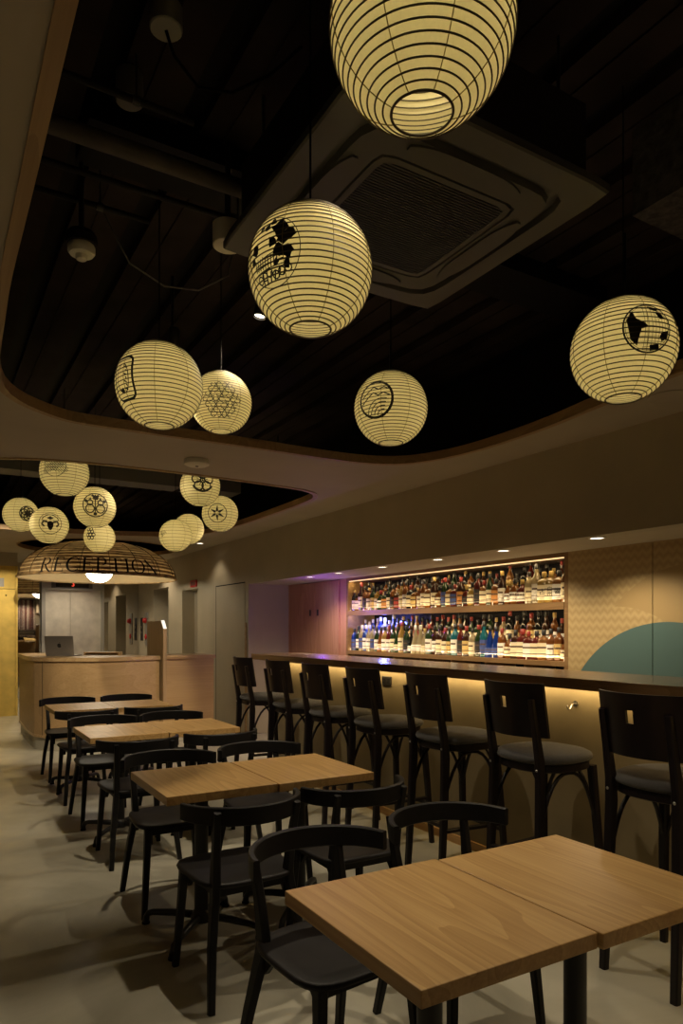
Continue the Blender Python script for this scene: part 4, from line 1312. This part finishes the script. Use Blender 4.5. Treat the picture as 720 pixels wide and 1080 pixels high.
# laptop, lid towards us, slightly leaning back
lp = thing('laptop', 'open grey laptop on the reception desk, lid towards us with an apple mark', 'laptop', (1.385, 9.06, 1.085), math.radians(-31))
MB().box(-.175, .175, .0, .24, 0, .014).build('base', M_ALU, lp, bevel=.004)
lid = MB().box(-.175, .175, -.004, .004, 0, .235).build('lid', M_ALU, lp, bevel=.003)
lid.location = (0, 0.0, .014); lid.rotation_euler = (math.radians(10), 0, 0)
def apple():
    b = MB()
    pts = []
    for k in range(28):
        a = 2 * PI * k / 28
        r = .026 * (1 - .10 * math.cos(2 * a) + .0) * (1 - .16 * max(0, math.sin(a)) ** 8 - .10 * max(0, -math.sin(a)) ** 10)
        x, z = r * math.cos(a), r * 1.0 * math.sin(a)
        d = math.hypot(x - .036, z - .004)
        if d < .017:
            x -= (.017 - d) * 1.0
        pts.append((x, -.0055, z + .118))
    b.add(pts, [tuple(range(28))])
    leaf = [(.002, -.0055, .147), (.004, -.0055, .155), (.010, -.0055, .161), (.0125, -.0055, .162), (.011, -.0055, .154), (.006, -.0055, .148)]
    b.add(leaf, [tuple(range(6))])
    return b
apple().build('apple_mark', M_INK, lid)
tr = thing('desk_tray', 'low wooden tray riser on the reception desk right of the laptop', 'tray', (1.90, 9.12, 1.085), math.radians(-30))
MB().box(-.22, .22, -.06, .10, .03, .042).build('tray_top', M_OAKTOP, tr, bevel=.002)
MB().box(-.22, -.205, -.06, .10, 0, .03).box(.205, .22, -.06, .10, 0, .03).build('tray_sides', M_OAKTOP, tr)
MB().box(-.205, .205, .09, .10, 0, .03).build('tray_back', M_OAKTOP, tr)

# ================================================================== FAR END
gp = thing('gold_leaf_screen', 'tall gold leaf covered door panel and header at the far left', 'panel', (0, 12.5, 0))
MB().box(X0 + .02, 1.225, 0, .08, 0.0, 2.06).build('door_panel', M_GOLD, gp)
MB().box(X0 + .02, 1.225, 0.01, .09, 2.07, 2.44).build('header_panel', M_GOLD, gp)
MB().box(1.228, 1.262, -.012, .10, 0, 2.44).build('edge_post', M_GOLD, gp)
MB().box(0.80, 1.06, 0.0, .01, 2.10, 2.24).build('vent_plate', M_FRAME, gp)
MB().lathe([(.0001, -.004), (.012, -.003), (.013, 0)], 12).build('knob', M_IRON, gp, True)
k = [c for c in gp.children if c.name.startswith('knob')][0]; k.rotation_euler = (PI / 2, 0, 0); k.location = (1.09, 0.0, 1.96)
struct(MB().box(X0, 1.262, 12.50, 12.60, 2.44, ZC).build('wall_bulkhead', M_WALL))
struct(MB().box(1.16, 1.262, 12.60, YE, 0, ZC).build('wall_return', M_WALL))

mr = thing('wall_mirror', 'narrow tall mirror left of the lift doors, reflecting the bamboo dome', 'mirror', (1.27, YE - .03, 0))
MB().box(.0, .565, 0.01, .03, 0.1, 2.50).build('mirror_glass', M_MIRROR, mr)
MB().box(.0, .012, 0, .03, 0.1, 2.50).box(.553, .565, 0, .03, .1, 2.5).box(0, .565, 0, .03, 2.488, 2.512).build('mirror_frame', M_FRAME, mr)
mr = thing('wall_mirror', 'wide wall mirror right of the lift doors, up to the room corner', 'mirror', (2.995, YE - .03, 0))
MB().box(.0, .70, 0.01, .03, 0.1, 2.50).build('mirror_glass', M_MIRROR, mr)
MB().box(.0, .012, 0, .03, 0.1, 2.50).box(0, .70, 0, .03, 2.488, 2.505).build('mirror_frame', M_FRAME, mr)

lf = thing('lift_doors', 'pair of silver leaf covered lift doors with a floor indicator above', 'lift', (1.85, YE, 0))
MB().box(0, .067, -.12, 0, 0, 2.50).box(1.09, 1.145, -.12, 0, 0, 2.50).box(.067, 1.09, -.12, 0, 2.17, 2.50).build('door_frame', M_FRAME, lf)
MB().box(.067, .520, -.05, -.02, 0, 2.17).build('door_leaf', M_SILVER, lf)
MB().box(.525, 1.09, -.05, -.02, 0, 2.17).build('door_leaf', M_SILVER, lf)
ind = MB().box(.17, .92, -.135, -.12, 2.20, 2.35).build('indicator_panel', M_DARKSTEEL, lf)
MB().box(.25, .85, -.138, -.135, 2.215, 2.335).build('indicator_glass', M_DARKGLASS, ind)
t = text_mesh('3', .13, M_REDGLOW, 'indicator_digit', ind); t.rotation_euler = (PI / 2, 0, 0); t.location = (.56, -.1405, 2.275)

cbx = thing('call_button_plate', 'dark lift call button plate on the wall by the corner', 'button plate', (XW, 14.09, 1.40))
MB().box(-.012, 0, -.085, .085, -.22, .24).build('face_plate', M_DARKSTEEL, cbx, bevel=.003)
for zz in (-.05, .05): MB().box(-.018, -.012, -.022, .022, zz - .022, zz + .022).build('button', M_STEEL, cbx)
fa = thing('fire_alarm_station', 'tall grey fire alarm plate with a red lamp above a red button', 'fire alarm', (XW, 13.72, 1.42))
MB().box(-.02, 0, -.10, .10, -.32, .32).build('face_plate', M_FRAME, fa, bevel=.003)
l = MB().lathe([(.055, 0), (.055, .02), (.045, .055), (.02, .07), (.0001, .072)], 16).build('red_lamp', M_RED, fa, True); l.rotation_euler = (0, -PI / 2, 0); l.location = (-.02, 0, .16)
l = MB().lathe([(.055, 0), (.055, .015), (.03, .02), (.0001, .02)], 16).build('red_button', M_RED, fa, True); l.rotation_euler = (0, -PI / 2, 0); l.location = (-.02, 0, -.16)
es = thing('wall_sign', 'small red framed sign above the doorway at the right wall', 'sign', (XW, 10.90, 2.145))
MB().box(-.02, 0, -.145, .145, -.055, .055).build('sign_frame', M_RED, es)
MB().box(-.022, -.02, -.115, .115, -.032, .032).build('sign_face', plain('sign_face_maroon', (.18, .05, .045), .5), es)

# things behind the camera that only the far mirror shows
ct = thing('thread_curtain', 'striped thread hanging seen only in the narrow far mirror', 'hanging', (3.35, Y0 + .02, 0))
MB().box(-.42, .32, 0, .01, 1.38, 2.55).build('threads', M_STRIPE, ct)
MB().box(-.45, .35, 0, .025, 2.55, 2.58).build('hanging_rail', M_IRON, ct)
rk = thing('display_rack', 'dark open rack seen only in the narrow far mirror under the threads', 'rack', (3.35, Y0 + .02, 0))
b = MB()
for z in (.02, .45, .9, 1.3): b.box(-.42, .32, 0, .22, z, z + .03)
for xx in (-.42, .30): b.box(xx, xx + .02, 0, .22, 0, 1.33)
b.build('frame', M_IRON, rk)

# ================================================================== CEILING THINGS
# cassette air conditioner
AX0, AX1, AY0, AY1, AZ = 0.923, 1.881, 1.470, 2.428, 2.81
ac = thing('ceiling_cassette', 'square four way cassette air conditioner with dark centre grille', 'air conditioner', ((AX0 + AX1) / 2, (AY0 + AY1) / 2, AZ))
h = .479
def rsq(hw, z, n=64, p=8.0):
    out = []
    for k in range(n):
        a = 2 * PI * k / n
        c, s = math.cos(a), math.sin(a)
        q = (abs(c) ** p + abs(s) ** p) ** (-1 / p)
        out.append((c * q * hw, s * q * hw, z))
    return out
auto_smooth(MB().rings([rsq(h - .01, .035, p=40), rsq(h, .03, p=40), rsq(h, .006, p=40), rsq(h - .006, 0.0, p=40), rsq(.395, -.002, p=9), rsq(.390, .018, p=9), rsq(.365, .018, p=9), rsq(.360, -.004, p=9),
            rsq(.275, -.006, p=14), rsq(.272, .004, p=14), rsq(.268, .004, p=14), rsq(.266, -.006, p=14), rsq(.245, -.007, p=20), rsq(.243, .008, p=24), rsq(.01, .008, p=2)]).build('face_panel', M_ACW, ac), 25)
g = MB()
for k in range(41):
    yy = -.235 + .47 * k / 40
    g.box(-.243, .243, yy - .0035, yy + .0035, -.006, .004)
g.build('intake_grille', M_GRILLE, ac)
MB().box(-.243, .243, -.243, .243, .004, .007).build('grille_backing', M_BLACK, ac)
for k in range(4):
    lv = MB(); rr = []
    for j in range(17):
        x = -.215 + .43 * j / 16
        e = 1 - abs(x / .215) ** 4
        rr.append([(x, .318 + .018 - .030 * e - .018, -.004), (x, .336 + .030 * e, -.004), (x, .336 + .030 * e, -.012), (x, .318 - .030 * e, -.012)])
    lv.rings(rr)
    o = lv.build('louvre', M_ACW, ac); o.rotation_euler = (0, 0, k * PI / 2)
MB().box(-.42, .42, -.42, .42, .035, .30).build('unit_body', M_DUCT, ac)
b = MB()
for sx in (-1, 1):
    for sy in (-1, 1): b.tube([(.36 * sx, .36 * sy, .30), (.36 * sx, .36 * sy, ZD - AZ)], .006, 6)
b.build('hanger_rods', M_IRON, ac)

# pipes across the plenum
def pipe(label, y, z, x0, x1, r, m=M_DUCT):
    t = thing('ceiling_pipe', label, 'pipe', (x0, y, z), 0, 'pipes in the dark ceiling void')
    auto_smooth(MB().tube([(0, 0, 0), (x1 - x0, 0, 0)], r, 16).build('pipe', m, t), 60)
    for xx in (0.35, x1 - x0 - .2):
        c = MB().tube([(xx - .012, 0, 0), (xx + .012, 0, 0)], r + .004, 16).build('clamp', M_IRON, t)
        MB().tube([(xx, 0, r), (xx, 0, ZD - z)], .004, 6).build('hanger_rod', M_IRON, c)
pipe('thickest dark pipe crossing the ceiling void left of the cassette', 2.53, 3.13, -.7, 1.40, .033, plain('pipe_wrap', (.065, .055, .05), .7, noise=.3))
pipe('thin pipe just below the thickest pipe in the ceiling void', 2.74, 3.13, -.7, 1.32, .012)
pipe('thin pipe above the thickest pipe in the ceiling void', 2.36, 3.19, -.7, 0.80, .012)
pipe('thin pipe by the white smoke detector in the ceiling void', 2.93, 3.13, -.7, 0.80, .012)
# dark duct and sprayed beam on the right of the void
bm_ = struct(MB().box(2.35, 3.45, -1.2, 1.75, 3.02, ZD + .05).build('ceiling_beam', M_FUZZ))
struct(MB().box(0.5, 3.3, 2.62, 2.9, 3.26, ZD + .05).build('ceiling_beam', M_BLACK))
dt = thing('air_duct', 'dim rectangular duct crossing the far ceiling void behind the lanterns', 'duct', (0.2, 7.5, 2.98))
MB().box(0, 2.9, 0, .30, 0, .30).build('duct_body', plain('duct_grey', (.10, .095, .085), .6), dt)
MB().box(1.0, 1.04, -.01, .31, -.01, .31).box(2.2, 2.24, -.01, .31, -.01, .31).build('flange', M_DUCT, dt)

def detector(label, loc, r=.052, m=M_WHITE):
    t = thing('smoke_detector', label, 'smoke detector', loc)
    auto_smooth(MB().lathe([(r * .95, .0), (r, -.006), (r, -.026), (r * .86, -.036), (r * .4, -.039)], 28).build('base', m, t), 40)
    auto_smooth(MB().lathe([(r * .44, -.038), (r * .44, -.050), (r * .36, -.056), (.0001, -.057)], 20).build('sensor_head', m, t), 40)
    return t
t = detector('white smoke detector hanging in the dark ceiling void on the left', (0.522, 2.895, 2.935))
MB().tube([(0, 0, 0), (0, 0, ZD - 2.935)], .010, 8).build('drop_rod', M_IRON, t)
MB().lathe([(.06, .0), (.062, .03), (.05, .05)], 20).build('mount_box', M_DUCT, t)
t = thing('smoke_detector', 'flat white smoke detector on the ceiling between the two openings', 'smoke detector', (1.70, 4.95, ZC))
auto_smooth(MB().lathe([(.088, 0), (.092, -.010), (.090, -.034), (.070, -.044), (.0001, -.046)], 32).build('body', M_WHITE, t), 40)
MB().lathe([(.012, -.044), (.012, -.050), (.0001, -.051)], 12).build('test_button', M_DARKSTEEL, t)
t = thing('ceiling_speaker', 'flush round speaker grille in the ceiling at the right edge', 'speaker', (3.40, 2.309, ZC))
auto_smooth(MB().lathe([(.105, 0), (.105, -.005), (.098, -.008), (.0001, -.008)], 36).build('grille', M_CEIL, t), 30)
t = thing('junction_box', 'round white ceiling box beside the corner of the cassette', 'junction box', (1.02, 2.60, 2.93))
auto_smooth(MB().lathe([(.0001, 0), (.056, 0), (.06, .004), (.06, .085), (.05, .09)], 28).build('housing', M_WHITE, t), 40)
MB().tube([(0, 0, .09), (0, 0, ZD - 2.93)], .012, 8).build('conduit', M_IRON, t)
t = thing('junction_box', 'round dark ceiling box near the top left, loose cable below it', 'junction box', (0.633, 2.13, 3.27))
auto_smooth(MB().lathe([(.0001, 0), (.046, 0), (.05, .004), (.05, .070)], 24).build('housing', plain('box_grey', (.20, .19, .17), .5), t), 40)
MB().tube([(0.0, 0, 0.0), (.03, .02, -.05), (.11, .02, -.12), (.21, -.02, -.125), (.32, -.08, -.06), (.40, -.14, .02)], .005, 8).build('loose_cable', M_CORD, t, True)
t = thing('junction_box', 'round dark ceiling box above the thickest pipe', 'junction box', (0.60, 2.45, 3.24))
auto_smooth(MB().lathe([(.0001, 0), (.042, 0), (.046, .004), (.046, .10)], 24).build('housing', plain('box_grey_dark', (.16, .15, .13), .5), t), 40)
cu = MB()
cu.tube([(.62, 2.95, 3.12), (.74, 3.02, 2.98), (.90, 3.06, 2.94), (1.06, 3.06, 2.96), (1.2, 3.05, 3.06), (1.25, 3.05, 3.34)], .004, 6)
tag(cu.build('hanging_cable', plain('grey_cable', (.10, .09, .08), .6), None, True), 'loose grey cable drooping in the dark ceiling void above the tablet crest lantern', 'cable')

# flush downlight by the right wall
t = dup(proto, (3.40, 9.757, ZC), 0, 'round downlight in the ceiling near the right wall, past the far lanterns', 'downlights along the right wall')
for c in t.children:
    if c.type == 'LIGHT':
        c.data = c.data.copy(); c.data.energy = P_WASH; c.data.spot_size = math.radians(110)

# spotlights hidden in the voids
def spotlight(label, loc, target, key, size=62, blend=.55):
    t = thing('ceiling_spotlight', label, 'spotlight', loc, 0, 'black spotlights in the ceiling voids')
    e = aim(loc, target)
    hd = auto_smooth(MB().lathe([(.028, .0), (.032, .0), (.032, .10), (.020, .115), (.0001, .116)], 20, cap=False).build('head', M_IRON, t), 40)
    hd.rotation_euler = e
    ln = MB().lathe([(.0001, .012), (.028, .012)], 20, cap=False).build('lens', M_DOWN, hd)
    MB().tube([(0, 0, .10), (0, 0, ZD - loc[2])], .009, 8).build('stem', M_IRON, t)
    sl = lamp('SPOT', 'spot_beam', P_SPOT[key], WARM, (0, 0, -.004), hd, spot_size=math.radians(size), spot_blend=blend, shadow_soft_size=.022)
    return t
spotlight('ceiling spotlight hidden behind the largest lantern', (1.09, 1.40, 2.97), (1.36, 1.50, .72), 't1', 86)
spotlight('ceiling spotlight glinting at the left edge of the mask crest lantern', (1.40, 3.15, 2.95), (1.00, 3.15, .72), 't2', 102)
spotlight('ceiling spotlight hidden behind the tablet crest lantern', (1.15, 3.75, 2.95), (1.25, 4.9, .72), 't3', 76)
spotlight('added fill spotlight hidden behind the wave crest lantern', (2.70, 3.90, 2.95), (0.6, 4.1, 0), 'fillA', 70)  # added fill light, softens the table shadows from the right
spotlight('added fill spotlight hidden behind the globe map crest lantern', (2.92, 2.22, 2.80), (0.6, 2.6, 0), 'fillB', 70)  # second added fill, out of sight, lightens shadows near the front tables
spotlight('ceiling spotlight over the farthest table, in the far opening', (1.75, 5.72, 2.97), (1.45, 6.6, .72), 't4', 92)
spotlight('ceiling spotlight at the right of the far opening aimed at the desk front', (3.0, 6.3, 2.97), (1.95, 8.45, .6), 'desk', 38)
spotlight('ceiling spotlight at the left of the far opening aimed at the desk nose', (0.4, 6.3, 2.97), (1.15, 8.6, .6), 'nose', 36)
spotlight('ceiling spotlight in the far opening aimed at the gold screen', (0.90, 8.4, 2.78), (0.75, 12.0, .3), 'gold', 66)
for loc, lb, e in (((2.35, 13.55, ZC), 'added round downlight in front of the lift doors, behind the bamboo dome', 60), ((3.25, -0.95, ZC), 'added unseen round downlight by the striped threads behind the camera', 80),  # both added: one brightens the lift doors, one the mirrored threads
                   ((3.3, 12.3, ZC), 'round ceiling downlight before the far doorway, behind the bamboo dome', 30)):
    t = dup(proto, loc, 0, lb, 'downlights along the right wall')
    for c in t.children:
        if c.type == 'LIGHT':
            c.data = c.data.copy(); c.data.energy = e; c.data.spot_size = math.radians(125)
